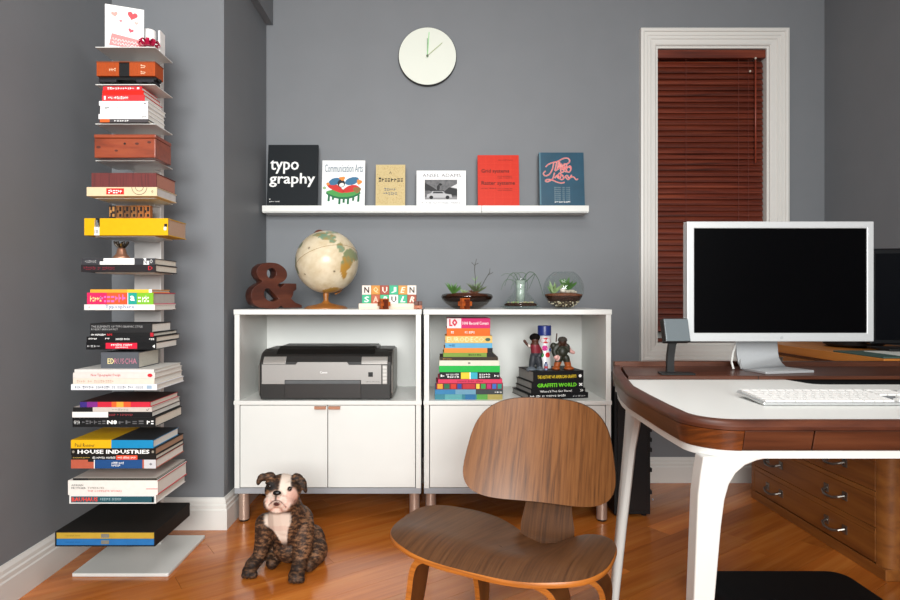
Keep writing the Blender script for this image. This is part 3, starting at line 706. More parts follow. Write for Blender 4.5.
zy = pile(235.3, 2.10, [
    (218.2, 84.3, 168, 0.155, 0, 'thick bright yellow book with a black and white band on its spine', c_('#dba900'), mat('#b99a84', 0.8, 0, 0.2, 0.08, 300), [('band', 0.135, 0.185, K, 0.5, 1.0), ('band', 0.12, 0.18, W, 0, 0.5), ('text', '~xxxxxx', 0.125, 0.175, 0.1, 0.9, mat('#8a8a8a', 0.6, 0, 0.3, 0)), ('band', 0.955, 0.99, K, 0.5, 0.68), ('band', 0.95, 0.98, W, 0.3, 0.5)]),
])
zd = pile(271.8, 2.09, [
    (264.6, 81, 155.8, 0.175, 0, 'dark book with dull red spine lettering under the black and white book', c_('#262224'), M_PAGES, [('text', '~xxxxxxx xx xxxxxxx', 0.04, 0.45, 0.3, 0.75, mat('#7a2030', 0.6, 0, 0.3, 0)), ('text', 'D', 0.9, 0.96, 0.25, 0.8, RD)]),
    (258.2, 81.5, 155, 0.175, 0, 'black book with white slanted blocks on its spine beneath the copper bell', c_('#3a3a3e'), M_PAGES, [('band', 0.3, 0.72, W), ('band', 0.25, 0.3, W, 0, 0.5), ('band', 0.84, 0.88, W), ('band', 0.88, 0.92, W, 0, 0.6), ('text', 'N', 0.84, 0.89, 0.1, 0.9, K), ('text', '~xxxxxxxxx', 0.05, 0.2, 0.3, 0.7, mat('#9a9a9a', 0.6, 0, 0.3, 0)), ('text', 'O', 0.93, 0.97, 0.2, 0.85, W)]),
])
zc8 = pile(310, 2.07, [
    (304.4, 84.2, 154.8, 0.17, 0, 'white book with blue spine lettering on the tower, under the pink and green book', c_('#e7e2dc'), M_PAGESW, [('text', 'Typosphere', 0.30, 0.71, 0.12, 0.95, mat('#2a6aa8', 0.6, 0, 0.3, 0)), ('text', 'rb', 0.06, 0.09, 0.3, 0.7, mat('#b8a8a0', 0.6, 0, 0.3, 0))]),
    (292.6, 87, 153.5, 0.175, 0, 'pink, orange and green book with swirly lettering on its thick spine', c_('#d8285c'), mat('#b6b1aa', 0.8), [('band', 0.30, 0.60, c_('#e8582c')), ('band', 0.61, 0.62, W), ('band', 0.62, 0.75, c_('#1f9c8c')), ('band', 0.75, 1.0, c_('#7cb82c')), ('text', '~xxxxx', 0.05, 0.22, 0.25, 0.7, mat('#e8d890', 0.6, 0, 0.3, 0), 0.02), ('text', '~xxxxxxx', 0.2, 0.58, 0.18, 0.85, mat('#e86ab0', 0.6, 0, 0.3, 0), 0.02), ('text', 'a', 0.65, 0.72, 0.3, 0.75, W, 0.04), ('text', '~xx xxxx', 0.77, 0.93, 0.2, 0.75, W, 0.02)]),
    (289.4, 90.3, 152, 0.14, 0, 'thin orange and yellow book on top of the pink and green book', c_('#e8a232'), mat('#bdb8b0', 0.8), [('band', 0.6, 0.95, c_('#e8c23a')), ('band', 0.95, 1.0, W)]),
])
pile(349.6, 2.06, [
    (342.2, 86.2, 156, 0.17, 0, 'black book with a red label on its spine at the bottom of the black stack', c_('#0e0e10'), M_PAGESW, [('band', 0.28, 0.73, c_('#d2203c'), 0.12, 0.92), ('text', '~xxxxxxx xxxxxx', 0.36, 0.66, 0.5, 0.82, W), ('text', '~xxxxxxxx', 0.42, 0.6, 0.22, 0.42, W), ('text', '~xxxx', 0.02, 0.2, 0.35, 0.6, mat('#b0b0b0', 0.6, 0, 0.3, 0)), ('text', '◄', 0.95, 0.985, 0.2, 0.7, W)]),
    (336.6, 86.6, 156.3, 0.19, 0, 'black book with small white spine captions in the middle of the black stack', c_('#121214'), M_PAGES, [('text', '~xxxxxxxxxxx', 0.03, 0.15, 0.5, 0.8, W), ('text', '~xxx', 0.27, 0.33, 0.5, 0.8, W), ('text', '~xxxxxxxxx xxxxxxx', 0.42, 0.62, 0.4, 0.75, W), ('text', '~xxx', 0.9, 0.97, 0.4, 0.7, W)]),
    (332.6, 90, 153.5, 0.19, 0, 'thin black book with red tipped spine in the black stack', c_('#151516'), M_PAGES, [('text', '~xxx xxxxxxxxxxx', 0.02, 0.25, 0.25, 0.75, W), ('text', '~xxxxx', 0.27, 0.35, 0.25, 0.75, RD), ('band', 0.95, 1.0, c_('#b02030'))]),
    (323.4, 90.2, 152, 0.15, 0, 'thick charcoal book with two lines of pale lettering on top of the black stack', c_('#232324'), M_PAGESW, [('text', 'THE ELEMENTS OF TYPOGRAPHIC STYLE', 0.02, 0.85, 0.55, 0.78, mat('#a8a8a8', 0.6, 0, 0.3, 0)), ('text', 'ROBERT BRINGHURST', 0.02, 0.45, 0.26, 0.46, mat('#a8a8a8', 0.6, 0, 0.3, 0))]),
])
zed = pile(390, 2.035, [
    (384.2, 71, 157, 0.22, 0, 'white book with a row of small grey capitals at the bottom of the cream stack', c_('#e4e6ea'), M_PAGESW, [('text', '~xxx xxxxxx xxxxxxx xx xxxxx xxx xxxx', 0.05, 0.84, 0.3, 0.72, mat('#6a7078', 0.6, 0, 0.3, 0)), ('band', 0.88, 0.94, mat('#9ab0c4', 0.6), 0.2, 0.8)]),
    (378.2, 73, 154.5, 0.225, 0, 'cream book with faint pinkish spine lettering in the cream stack', c_('#dcd2c4'), M_PAGESW, [('text', '~xxxx xx xxxxxxxxx', 0.05, 0.5, 0.3, 0.7, mat('#c8a898', 0.6, 0, 0.3, 0))]),
    (372.6, 73, 155, 0.22, 0, 'cream book with red spine lettering and a red dot under the grey boxed book', c_('#d8d2cc'), M_PAGESW, [('text', 'New Typographic Design', 0.22, 0.58, 0.25, 0.8, RD), ('text', '●', 0.91, 0.97, 0.2, 0.85, RD)]),
    (369.3, 74.5, 154, 0.215, 0, 'thin pale book lying directly under the grey boxed book', c_('#d9d7d2'), M_PAGESW, []),
    (353, 96, 134.3, 0.155, 0.03, 'thick slate grey book with cream and pink spine lettering', c_('#55585e'), M_PAGES, [('text', 'ED', 0.18, 0.36, 0.28, 0.62, mat('#e8d8a0', 0.6, 0, 0.3, 0), 0.02), ('text', 'RUSCHA', 0.36, 0.95, 0.28, 0.62, mat('#c07a8c', 0.6, 0, 0.3, 0), 0.0)]),
])
pile(427, 2.03, [
    (417.4, 72.5, 155.3, 0.215, 0, 'thick black book with white lettering on its spine, bottom of its tower stack', c_('#141415'), M_PAGES, [('text', '((•))', 0.02, 0.09, 0.3, 0.7, W), ('text', '~xxxxxx', 0.12, 0.40, 0.32, 0.7, mat('#5c5c5e', 0.6, 0, 0.3, 0), 0.02), ('text', 'N8', 0.42, 0.54, 0.3, 0.72, W, 0.03), ('text', '~xxxx', 0.56, 0.86, 0.32, 0.7, mat('#5c5c5e', 0.6, 0, 0.3, 0), 0.02), ('text', '~xx', 0.9, 0.98, 0.3, 0.68, W)]),
    (411.8, 72.3, 152, 0.23, 0, 'half white, half black book with red spine lettering on the tower', c_('#121214'), M_PAGESW, [('band', 0, 0.45, c_('#e6e4e0')), ('text', '~xxxx x xxxxxxxx', 0.46, 0.76, 0.3, 0.7, mat('#8a3038', 0.6, 0, 0.3, 0))]),
    (407.2, 73, 151.8, 0.225, 0, 'grey book with a black spine end beneath the orange and purple book', c_('#c6bcb4'), M_PAGESW, [('band', 0, 0.25, K), ('text', '~xxxxxx', 0.5, 0.7, 0.3, 0.7, mat('#9a948c', 0.6, 0, 0.3, 0)), ('text', '✓', 0.93, 0.97, 0.2, 0.8, K)]),
    (401.8, 80, 150.3, 0.22, 0, 'book with a glowing red, orange and purple spine on the tower', c_('#c8283c'), M_PAGES, [('band', 0, 0.1, c_('#3a2a78')), ('band', 0.1, 0.25, c_('#7a2a80')), ('band', 0.45, 0.52, c_('#e8642c')), ('band', 0.52, 0.62, c_('#f0a03c')), ('band', 0.62, 0.72, c_('#e8582c')), ('top', 0.0, 1.0, c_('#3a2420'))]),
])
M_REN = c_('#e2ae12')
pile(468.4, 2.03, [
    (459.6, 71, 156, 0.225, 0, 'blue and orange book with a white spine end at the bottom of its tower stack', c_('#b45a44'), M_PAGESW, [('band', 0.28, 0.84, c_('#1f4a80')), ('band', 0.27, 0.285, W), ('band', 0.86, 1.0, c_('#c8c8cc')), ('text', '~xxxxxx xxxxx', 0.48, 0.62, 0.5, 0.75, W), ('text', '~xxxxxxx', 0.48, 0.58, 0.25, 0.45, W), ('band', 0.2, 0.27, K, 0.75, 1.0), ('text', '•', 0.92, 0.96, 0.35, 0.65, mat('#77777c', 0.6, 0, 0.3, 0))]),
    (455.2, 71.5, 156, 0.225, 0, 'thin black book with an orange-red spine strip under the black lettered book', c_('#1a1614'), M_PAGES, [('band', 0.53, 0.78, c_('#dc5034')), ('text', '~xxxxxxxxx', 0.02, 0.22, 0.3, 0.65, mat('#b89a4a', 0.6, 0, 0.3, 0)), ('text', '~xxx xxxxxxx xxxxxxxx', 0.25, 0.52, 0.25, 0.7, W), ('text', '~xxx xxxxx xxxx', 0.55, 0.76, 0.3, 0.7, W)]),
    (448.2, 71, 155.5, 0.23, 0, 'black book with bold white capitals along its spine on the tower', c_('#17130f'), mat('#a8846c', 0.8, 0, 0.2, 0.1, 300), [('text', 'HOUSE INDUSTRIES', 0.08, 0.93, 0.22, 0.8, W, 0.03), ('text', '●', 0.015, 0.045, 0.3, 0.7, mat('#8a8478', 0.6, 0, 0.3, 0)), ('text', '●', 0.955, 0.985, 0.3, 0.7, mat('#8a8478', 0.6, 0, 0.3, 0))]),
    (440, 71, 153.3, 0.20, 0, 'yellow and blue book with black spine lettering on top of its tower stack', c_('#1585b8'), M_PAGESW, [('band', 0, 0.49, M_REN), ('top', 0.0, 0.49, M_REN), ('top', 0.49, 1.0, c_('#2e3034')), ('text', 'Paul Renner', 0.05, 0.29, 0.15, 0.6, K)]),
])
pile(503.5, 2.03, [
    (495, 69.3, 156, 0.24, 0, 'white book with teal spine panel and red capitals above the black slipcase', c_('#e2e0dc'), M_PAGESW, [('band', 0.02, 0.98, c_('#26525c'), 0.12, 0.85), ('text', 'BAUHAUS', 0.03, 0.33, 0.25, 0.75, mat('#e04a40', 0.6, 0, 0.3, 0), 0.03), ('text', '~xxxxxx xxxxxx', 0.36, 0.6, 0.4, 0.65, mat('#9ab4b8', 0.6, 0, 0.3, 0)), ('band', 0.955, 0.97, W, 0.1, 0.9)]),
    (480.3, 68, 157.8, 0.238, 0, 'thick white book with dark and red lettering on its rounded spine', c_('#e4e0d9'), M_PAGESW, [('text', 'ADRIAN', 0.04, 0.17, 0.62, 0.74, K), ('text', 'FRUTIGER', 0.04, 0.2, 0.42, 0.55, K), ('text', 'TYPEFACES.', 0.22, 0.41, 0.42, 0.55, mat('#7a6a60', 0.6, 0, 0.3, 0)), ('text', 'THE COMPLETE WORKS', 0.22, 0.6, 0.22, 0.34, RD), ('band', 0.87, 1.0, RD, 0.4, 0.44), ('edge', RD)]),
    (478, 73, 156.5, 0.235, 0, 'thin grey pamphlet with a dark patterned cover on the thick white book', c_('#3a3832'), M_PAGESW, [('band', 0, 0.18, K), ('top', 0.0, 1.0, c_('#b8b4ac'))]),
])
# black slip-cased volume above the base plate
zbx = ZP(546.5, 1.985); tower_shelf(zbx)
sc = thing('slipcase', 'large black slipcase with yellow and blue spines just above the tower base', 'book box', (XP(55, 1.985), 1.985, zbx))
sw, sh_ = 100/F*1.985, (546.5-531.7)*1.985/F
q = MB(); q.box(0, sw, 0, 0.283, 0, 0.003); q.box(0, sw, 0, 0.283, sh_-0.003, sh_); q.box(0, 0.003, 0, 0.283, 0.003, sh_-0.003); q.box(sw-0.003, sw, 0, 0.283, 0.003, sh_-0.003); q.box(0.003, sw-0.003, 0.278, 0.283, 0.003, sh_-0.003)
q.build('case', mat('#15120f', 0.6, 0, 0.3, 0.08), sc)
for i, (ma, z0, z1) in enumerate(((mat('#1468a8', 0.5), 0.0035, sh_*0.5), (mat('#b8962c', 0.5), sh_*0.5+0.0006, sh_-0.0035))):
    vol = MB().box(0.004, sw-0.004, 0.001, 0.27, z0, z1).build('volume', ma, sc, 0.001)
    MB().box(sw*0.46, sw*0.54, 0.0003, 0.001, z0+(z1-z0)*0.2, z1-(z1-z0)*0.2).build('spine_label', mat('#77766c', 0.5), vol)
    text('~xxxxxxxxx xxxxx', sw*0.1, sw*0.25, z0+(z1-z0)*0.4, z0+(z1-z0)*0.6, 0.0006, mat('#8a7428' if i else '#0f5590', 0.6, 0, 0.3, 0), vol, res=1)

# things on the tower shelves
bx_ = thing('wooden_box', 'red cedar keepsake box with a lid on a tower shelf', 'box', (XP(94.3, 2.09), 2.09, zS4))
bw_, bh_ = 61/F*2.09, (159.3-136)*2.09/F
MB().box(0, bw_, 0, 0.125, 0, bh_*0.83).build('body', M_CEDAR, bx_, 0.002)
MB().box(-0.001, bw_+0.001, -0.001, 0.126, bh_*0.845, bh_).build('lid', M_CEDAR, bx_, 0.002)
MB().lathe([(0.004, 0), (0.004, 0.001)], (0, 0, 0), 12, Matrix.Translation((bw_*0.5, 0, bh_*0.6)) @ Matrix.Rotation(math.pi/2, 4, 'X')).build('keyhole', M_BLACK, bx_)
for kx, kz, kr in ((0.07, 0.45, 0.008), (0.36, 0.3, 0.006), (0.70, 0.6, 0.007), (0.9, 0.66, 0.007)):
    MB().lathe([(kr, 0), (kr, 0.0006)], (0, 0, 0), 12, Matrix.Translation((bw_*kx, 0, bh_*kz)) @ Matrix.Rotation(math.pi/2, 4, 'X') @ Matrix.Scale(0.6, 4, (0, 1, 0))).build('knot', mat('#4e1d10', 0.5), bx_)
# toy boxcar
bc = thing('toy_boxcar', 'orange toy railway boxcar with a black door on a tower shelf', 'toy train', (XP(96.5, 2.12), 2.12, ZS2))
tl = 58.5/F*2.12; u = 2.12/F
MB().box(0, tl*0.38, 0, 0.065, 7.3*u, 21*u).build('car_side', mat('#ac4a18', 0.55, 0, 0.25, 0.06, 120), bc, 0.001)
MB().box(tl*0.56, tl, 0, 0.065, 7.3*u, 21*u).build('car_side', mat('#ac4a18', 0.55, 0, 0.25, 0.06, 120), bc, 0.001)
MB().box(tl*0.38, tl*0.56, 0.004, 0.061, 7.3*u, 20.5*u).build('door_opening', M_BLACK, bc)
MB().box(-0.001, tl+0.001, -0.001, 0.066, 20.8*u, 21.8*u).build('roof', mat('#7a3a1c', 0.5), bc)
for i in range(14):
    fx = tl*(0.03+i*0.027) if i < 13 else tl*0.37
    if i < 12: MB().box(fx, fx+0.0012, -0.001, 0, 7.5*u, 20.8*u).build('side_rib', mat('#a4481a', 0.5), bc)
for i in range(14):
    fx = tl*(0.58+i*0.029)
    MB().box(fx, fx+0.0012, -0.001, 0, 7.5*u, 20.8*u).build('side_rib', mat('#a4481a', 0.5), bc)
text('~xxxx', tl*0.22, tl*0.33, 12*u, 15*u, -0.0015, mat('#e8c0a0', 0.6, 0, 0.3, 0), bc, res=1)
text('~xxxx', tl*0.76, tl*0.84, 15*u, 18.5*u, -0.0015, mat('#e8c0a0', 0.6, 0, 0.3, 0), bc, res=1)
text('~xxxx', tl*0.76, tl*0.84, 9*u, 12*u, -0.0015, mat('#e8c0a0', 0.6, 0, 0.3, 0), bc, res=1)
MB().box(0.002, tl-0.002, 0.012, 0.053, 4.5*u, 7.4*u).build('chassis', M_BLACK, bc)
for bx0 in (0.02, 0.66):
    tr = MB().box(tl*bx0, tl*(bx0+0.30), 0.006, 0.06, 1.8*u, 4.6*u).build('truck', mat('#1c1a22', 0.5), bc, 0.001)
    for ax in (0.07, 0.23):
        for ay in (0.008, 0.050):
            MB().lathe([(0.0075, 0), (0.0075, 0.006)], (0, 0, 0), 14, Matrix.Translation((tl*(bx0+ax), ay+0.006, 0.0076)) @ Matrix.Rotation(math.pi/2, 4, 'X')).build('wheel', M_BLACK, tr)
for ex in (-0.006, tl): MB().box(ex, ex+0.006, 0.026, 0.04, 4.6*u, 6.6*u).build('coupler', M_BLACK, bc)
# greeting card, mug, bow, small white book
ca_ = thing('greeting_card', 'tall white greeting card with pink hearts on the top tower shelf', 'card', P(105, 46.8, 2.135), (0, 0, math.radians(22)))
ca_.location.z = ZS1
cw, ch = 0.126, 0.157
MB().box(0, cw, 0, 0.0012, 0, ch).build('front_leaf', mat('#f2f0ee', 0.5, 0, 0.3, 0), ca_)
MB().box(0, cw, 0.0012, 0.0024, 0, ch, Matrix.Rotation(math.radians(-16), 4, 'Z').inverted()).build('back_leaf', mat('#e8e6e4', 0.5, 0, 0.3, 0), ca_)
def heart(cx, cz, r, m, rot=0):
    pts = []
    for i in range(20):
        a = 2*math.pi*i/20; hx = 16*math.sin(a)**3; hz = 13*math.cos(a)-5*math.cos(2*a)-2*math.cos(3*a)-math.cos(4*a)
        pts.append((cx+(hx*math.cos(rot)-hz*math.sin(rot))*r/16, cz+(hx*math.sin(rot)+hz*math.cos(rot))*r/16))
    MB().prism(pts, -0.0006, 0, 'y').build('heart_print', m, ca_)
for fx, fz, r, cc, ro in ((0.24, 0.80, 0.011, '#e8a098', 0.2), (0.70, 0.82, 0.017, '#e05058', -0.2), (0.40, 0.66, 0.005, '#d87078', 0), (0.80, 0.66, 0.007, '#eab0a8', 0), (0.66, 0.47, 0.009, '#d85a68', -0.3)):
    heart(cw*fx, ch*fz, r, mat(cc, 0.6, 0, 0.3, 0), ro)
MB().prism([(cw*0.10, ch*0.07), (cw*0.93, ch*0.06), (cw*0.95, ch*0.27), (cw*0.17, ch*0.35)], -0.0005, 0, 'y').build('banner_print', mat('#e88a8a', 0.6, 0, 0.3, 0), ca_)
for zz in (0.22, 0.14):
    MB().tube([(cw*(0.18+0.7*i/28), -0.001, ch*(zz+0.035*math.sin(i*1.9)-0.0012*i)) for i in range(29)], 0.0012, 4).build('script_print', M_WTXT, ca_)
mg_ = thing('white_mug', 'white cylindrical mug behind the pink bow on the top tower shelf', 'mug', (XP(149, 2.225), 2.228, ZS1))
mr = 0.024
MB().lathe([(mr*0.9, 0), (mr, 0.004), (mr, 0.098), (mr*0.94, 0.100), (mr*0.9, 0.096), (mr*0.88, 0.008)], (0, 0, 0), 24).build('cup', mat('#eceae8', 0.3), mg_, auto=50)
MB().tube([(mr*0.95, 0, 0.05), (mr+0.012, 0, 0.046), (mr+0.014, 0, 0.03), (mr+0.008, 0, 0.016), (mr*0.95, 0, 0.014)], 0.0035, 8).build('handle', mat('#eceae8', 0.3), mg_, smooth=True)
bw2 = thing('gift_bow', 'shiny crimson foil bow in front of the white mug', 'bow', (XP(147.5, 2.155), 2.166, ZS1))
for i in range(10):
    a = 2*math.pi*i/10; M = Matrix.Translation((0, 0, 0.014)) @ Matrix.Rotation(a, 4, 'Z') @ Matrix.Scale(1.3, 4)
    pts = [M @ Vector(p) for p in ((0.004, 0, 0.004), (0.016, 0, 0.012+0.004*(i % 2)), (0.026, 0, 0.016), (0.029, 0, 0.008), (0.020, 0, 0.0), (0.004, 0, 0.0))]
    MB().strip(pts, tuple(M.to_3x3() @ Vector((0, 1, 0))), 0.011, 0.0008).build('loop', mat('#c01a4a', 0.25, 0.3), bw2)
MB().ell((0, 0, 0.026), (0.014, 0.014, 0.012), 10, 6).build('centre_loop', mat('#c01c48', 0.2, 0.5), bw2)
MB().lathe([(0.012, 0), (0.012, 0.012)], (0, 0, 0), 12).build('core', mat('#c0b8b8', 0.4), bw2)
book('slim white book standing upright behind the mug on the top tower shelf', 0, 0, 0, 0.088, 0.040, 0.007, c_('#eeecea'), M_PAGESW, [])
ob = [o for o in COL.objects if o.name.startswith('book') and o.parent is None][-1]
ob.rotation_euler = (0, math.radians(-90), 0); ob.location = (XP(159.5, 2.19), 2.195, ZS1)
# letterpress blocks on the yellow book
for i, (ch_, cc) in enumerate(zip('INKERB', ('#2a1c14', '#8a5a2c', '#6e4522', '#8a5a2c', '#9a5c26', '#a86428'))):
    X0 = XP(109.5+i*6.9, 2.2)
    t = thing('letterpress_block', ('darkest small letterpress block, with pale strokes, on the thick yellow book' if i == 0 else 'small brown wooden letterpress block with dark strokes standing on the thick yellow book'), 'type block', (X0, 2.195, zy), 0, 'letterpress blocks on the yellow book')
    MB().box(0, 6.6/F*2.2, 0, 0.022, 0, 0.060).build('body', mat(cc, 0.5, 0, 0.4, 0.12, 90), t, 0.001)
    text('~xx', 0.003, 6.6/F*2.2-0.003, 0.018, 0.055, -0.0008, mat('#c08a50' if i == 0 else '#1a120e', 0.5, 0, 0.3, 0), t, 0.03, 'raised_letter', res=1)
# copper bell
be = thing('copper_bell', 'small copper bell with a dark crown standing on the tower books', 'bell', (XP(121.5, 2.15), 2.15, zd))
MB().lathe([(0.030, 0), (0.031, 0.004), (0.024, 0.012), (0.017, 0.020), (0.0145, 0.034), (0.012, 0.040), (0.004, 0.043)], (0, 0, 0), 24).build('bell_body', M_COPPER, be, auto=60)
for i in range(7):
    a = 2*math.pi*i/7
    MB().tube([(0.005*math.cos(a), 0.005*math.sin(a), 0.041), (0.015*math.cos(a), 0.012*math.sin(a), 0.047), (0.020*math.cos(a), 0.014*math.sin(a), 0.055), (0.026*math.cos(a), 0.016*math.sin(a), 0.064)], [0.003, 0.004, 0.005, 0.003], 6).build('crown_leaf', mat('#2e2418', 0.4, 0.5), be)
MB().ell((0, 0, 0.05), (0.010, 0.010, 0.008), 10, 6).build('crown_knob', mat('#8a6a34', 0.4, 0.6), be)
# ================================================================== BOOKS ON THE LEDGE (covers to the room, leaning back)
def stand_book(label, pxa, pxb, pyt, thick, cover, deco, lean=6, dy=0.022, name='book', rz=0.0, group=None):
    y0 = 3.05+dy; wd = (pxb-pxa)/F*y0; ht = (205.5-pyt)/F*(y0+0.02)+0.024; ht /= math.cos(math.radians(lean))
    t = thing(name, label, 'magazine' if name == 'magazine' else 'book', (XP((pxa+pxb)/2, y0), y0, LZ+0.001+thick*math.sin(math.radians(lean))), (math.radians(-lean), 0, rz), group)
    h = wd/2; b = min(0.0025, thick*0.2)
    c = MB().box(-h, h, 0, b, 0, ht); c.box(-h, h, thick-b, thick, 0, ht); c.box(-h, -h+b, b, thick-b, 0, ht); c.build('cover', cover, t)
    MB().box(-h+b, h-0.003, b, thick-b, 0.003, ht-0.003).build('pages', M_PAGESW, t)
    deco(t, -h, h, ht)
    return t
LIP = 0.020
def rect(t, x0, x1, z0, z1, m, nm='cover_print', y=-0.0006):
    return MB().box(x0, x1, y, 0.0002, z0, z1).build(nm, m, t)
def poly(t, pts, m, nm='cover_print', y=-0.0008):
    return MB().prism(pts, y, 0.0, 'y').build(nm, m, t)
def blob(t, cx, cz, rx, rz, m, y=-0.0008, nm='cover_print', n=14, wob=0.0, rot=0.0):
    pts = []
    for i in range(n):
        a = 2*math.pi*i/n; r = 1+wob*math.sin(3*a+cx*90)
        u, v = rx*r*math.cos(a), rz*r*math.sin(a); pts.append((cx+u*math.cos(rot)-v*math.sin(rot), cz+u*math.sin(rot)+v*math.cos(rot)))
    return poly(t, pts, m, nm, y)
def d_typo(t, a, b, h):
    w = b-a
    text('typo', a+w*0.05, a+w*0.62, h*0.55, h*0.76, -0.001, W, t, 0.014)
    text('graphy', a+w*0.04, a+w*0.95, h*0.345, h*0.56, -0.001, W, t, 0.014)
    text('~x', a+w*0.05, a+w*0.08, h*0.15, h*0.165, -0.001, W, t); text('~xxxx xxxx', a+w*0.05, a+w*0.25, h*0.115, h*0.13, -0.001, W, t)
stand_book('large black book with big white lettering on the ledge beside the wall return', 266.5, 317, 144, 0.013, mat('#171c20', 0.6, 0, 0.2, 0.03), d_typo)
def d_ca(t, a, b, h):
    w = b-a
    text('Communication Arts', a+w*0.06, a+w*0.95, h*0.76, h*0.92, -0.001, mat('#7c8a94', 0.6, 0, 0.3, 0), t, 0.012)
    text('~xxxx xxxxx xxxx xxxxxx', a+w*0.06, a+w*0.95, h*0.95, h*0.965, -0.001, mat('#d0d4d6', 0.6, 0, 0.3, 0), t)
    g = mat('#4c9a4e', 0.6, 0, 0.3, 0); gd = mat('#1f6a44', 0.6, 0, 0.3, 0); rd = mat('#c8322e', 0.6, 0, 0.3, 0); bl_ = mat('#3c7094', 0.6, 0, 0.3, 0); dk_ = mat('#20242c', 0.6, 0, 0.3, 0); og = mat('#e08a3c', 0.6, 0, 0.3, 0)
    blob(t, a+w*0.50, h*0.32, w*0.40, h*0.10, gd, -0.0007, wob=0.1); blob(t, a+w*0.50, h*0.34, w*0.38, h*0.08, g, -0.0009, wob=0.1)
    for lx, lz in ((0.17, 0.17), (0.27, 0.2), (0.42, 0.11), (0.52, 0.14), (0.62, 0.11), (0.74, 0.18), (0.86, 0.16)):
        poly(t, [(a+w*(lx-0.025), h*0.3), (a+w*(lx+0.025), h*0.3), (a+w*(lx+0.015), h*lz), (a+w*(lx-0.035), h*lz)], gd, y=-0.0008)
    blob(t, a+w*0.32, h*0.44, w*0.22, h*0.065, rd, -0.0011, rot=-0.45, wob=0.08); blob(t, a+w*0.68, h*0.42, w*0.20, h*0.07, rd, -0.0011, rot=0.25, wob=0.08)
    blob(t, a+w*0.30, h*0.57, w*0.15, h*0.07, bl_, -0.0012, rot=0.3); blob(t, a+w*0.70, h*0.58, w*0.17, h*0.075, bl_, -0.0012, rot=0.3)
    blob(t, a+w*0.45, h*0.53, w*0.09, h*0.08, dk_, -0.0013); blob(t, a+w*0.46, h*0.50, w*0.06, h*0.04, mat('#e8e4e0', 0.6, 0, 0.3, 0), -0.0015, rot=0.3)
    blob(t, a+w*0.47, h*0.63, w*0.07, h*0.04, og, -0.0014, wob=0.2); blob(t, a+w*0.87, h*0.56, w*0.06, h*0.05, og, -0.0014, wob=0.2); blob(t, a+w*0.14, h*0.52, w*0.04, h*0.03, og, -0.0014)
    blob(t, a+w*0.82, h*0.40, w*0.09, h*0.06, mat('#8a6a3c', 0.6, 0, 0.3, 0), -0.0014, wob=0.15); blob(t, a+w*0.06, h*0.44, w*0.04, h*0.03, mat('#9ab48a', 0.6, 0, 0.3, 0), -0.0014)
stand_book('white magazine with a colourful red, blue and green cover drawing on the ledge', 321.5, 364.5, 160, 0.008, mat('#eef0f0', 0.4, 0, 0.4, 0), d_ca, name='magazine', dy=0.024)
def d_gold(t, a, b, h):
    w = b-a
    rnd2 = random.Random(5); mm = mat('#a07c34', 0.6, 0, 0.3, 0); q = MB()
    for i in range(520):
        x = a+w*rnd2.uniform(0.04, 0.96); z = h*rnd2.uniform(0.12, 0.97); s_ = 0.0011
        q.add([(x-s_, -0.0006, z-s_), (x+s_, -0.0006, z-s_*0.4), (x+s_*0.6, -0.0006, z+s_), (x-s_, -0.0006, z+s_*0.6)], [(0, 1, 2, 3)])
    o = q.build('cover_pattern', mm, t); o['kind'] = 'stuff'
    kk = mat('#2c2a24', 0.6, 0, 0.3, 0)
    text('A', a+w*0.46, a+w*0.54, h*0.79, h*0.85, -0.001, kk, t)
    text('~xxxxxxxx', a+w*0.10, a+w*0.92, h*0.62, h*0.71, -0.001, kk, t); text('~xxxxx', a+w*0.3, a+w*0.68, h*0.42, h*0.48, -0.001, mat('#6a7074', 0.6, 0, 0.3, 0), t); text('~xxxxxx', a+w*0.27, a+w*0.72, h*0.33, h*0.39, -0.001, mat('#6a7074', 0.6, 0, 0.3, 0), t)
stand_book('small gold speckled book with dark cover lettering on the ledge', 375.5, 405, 164.5, 0.014, mat('#c8b482', 0.55, 0, 0.3, 0.12, 260), d_gold)
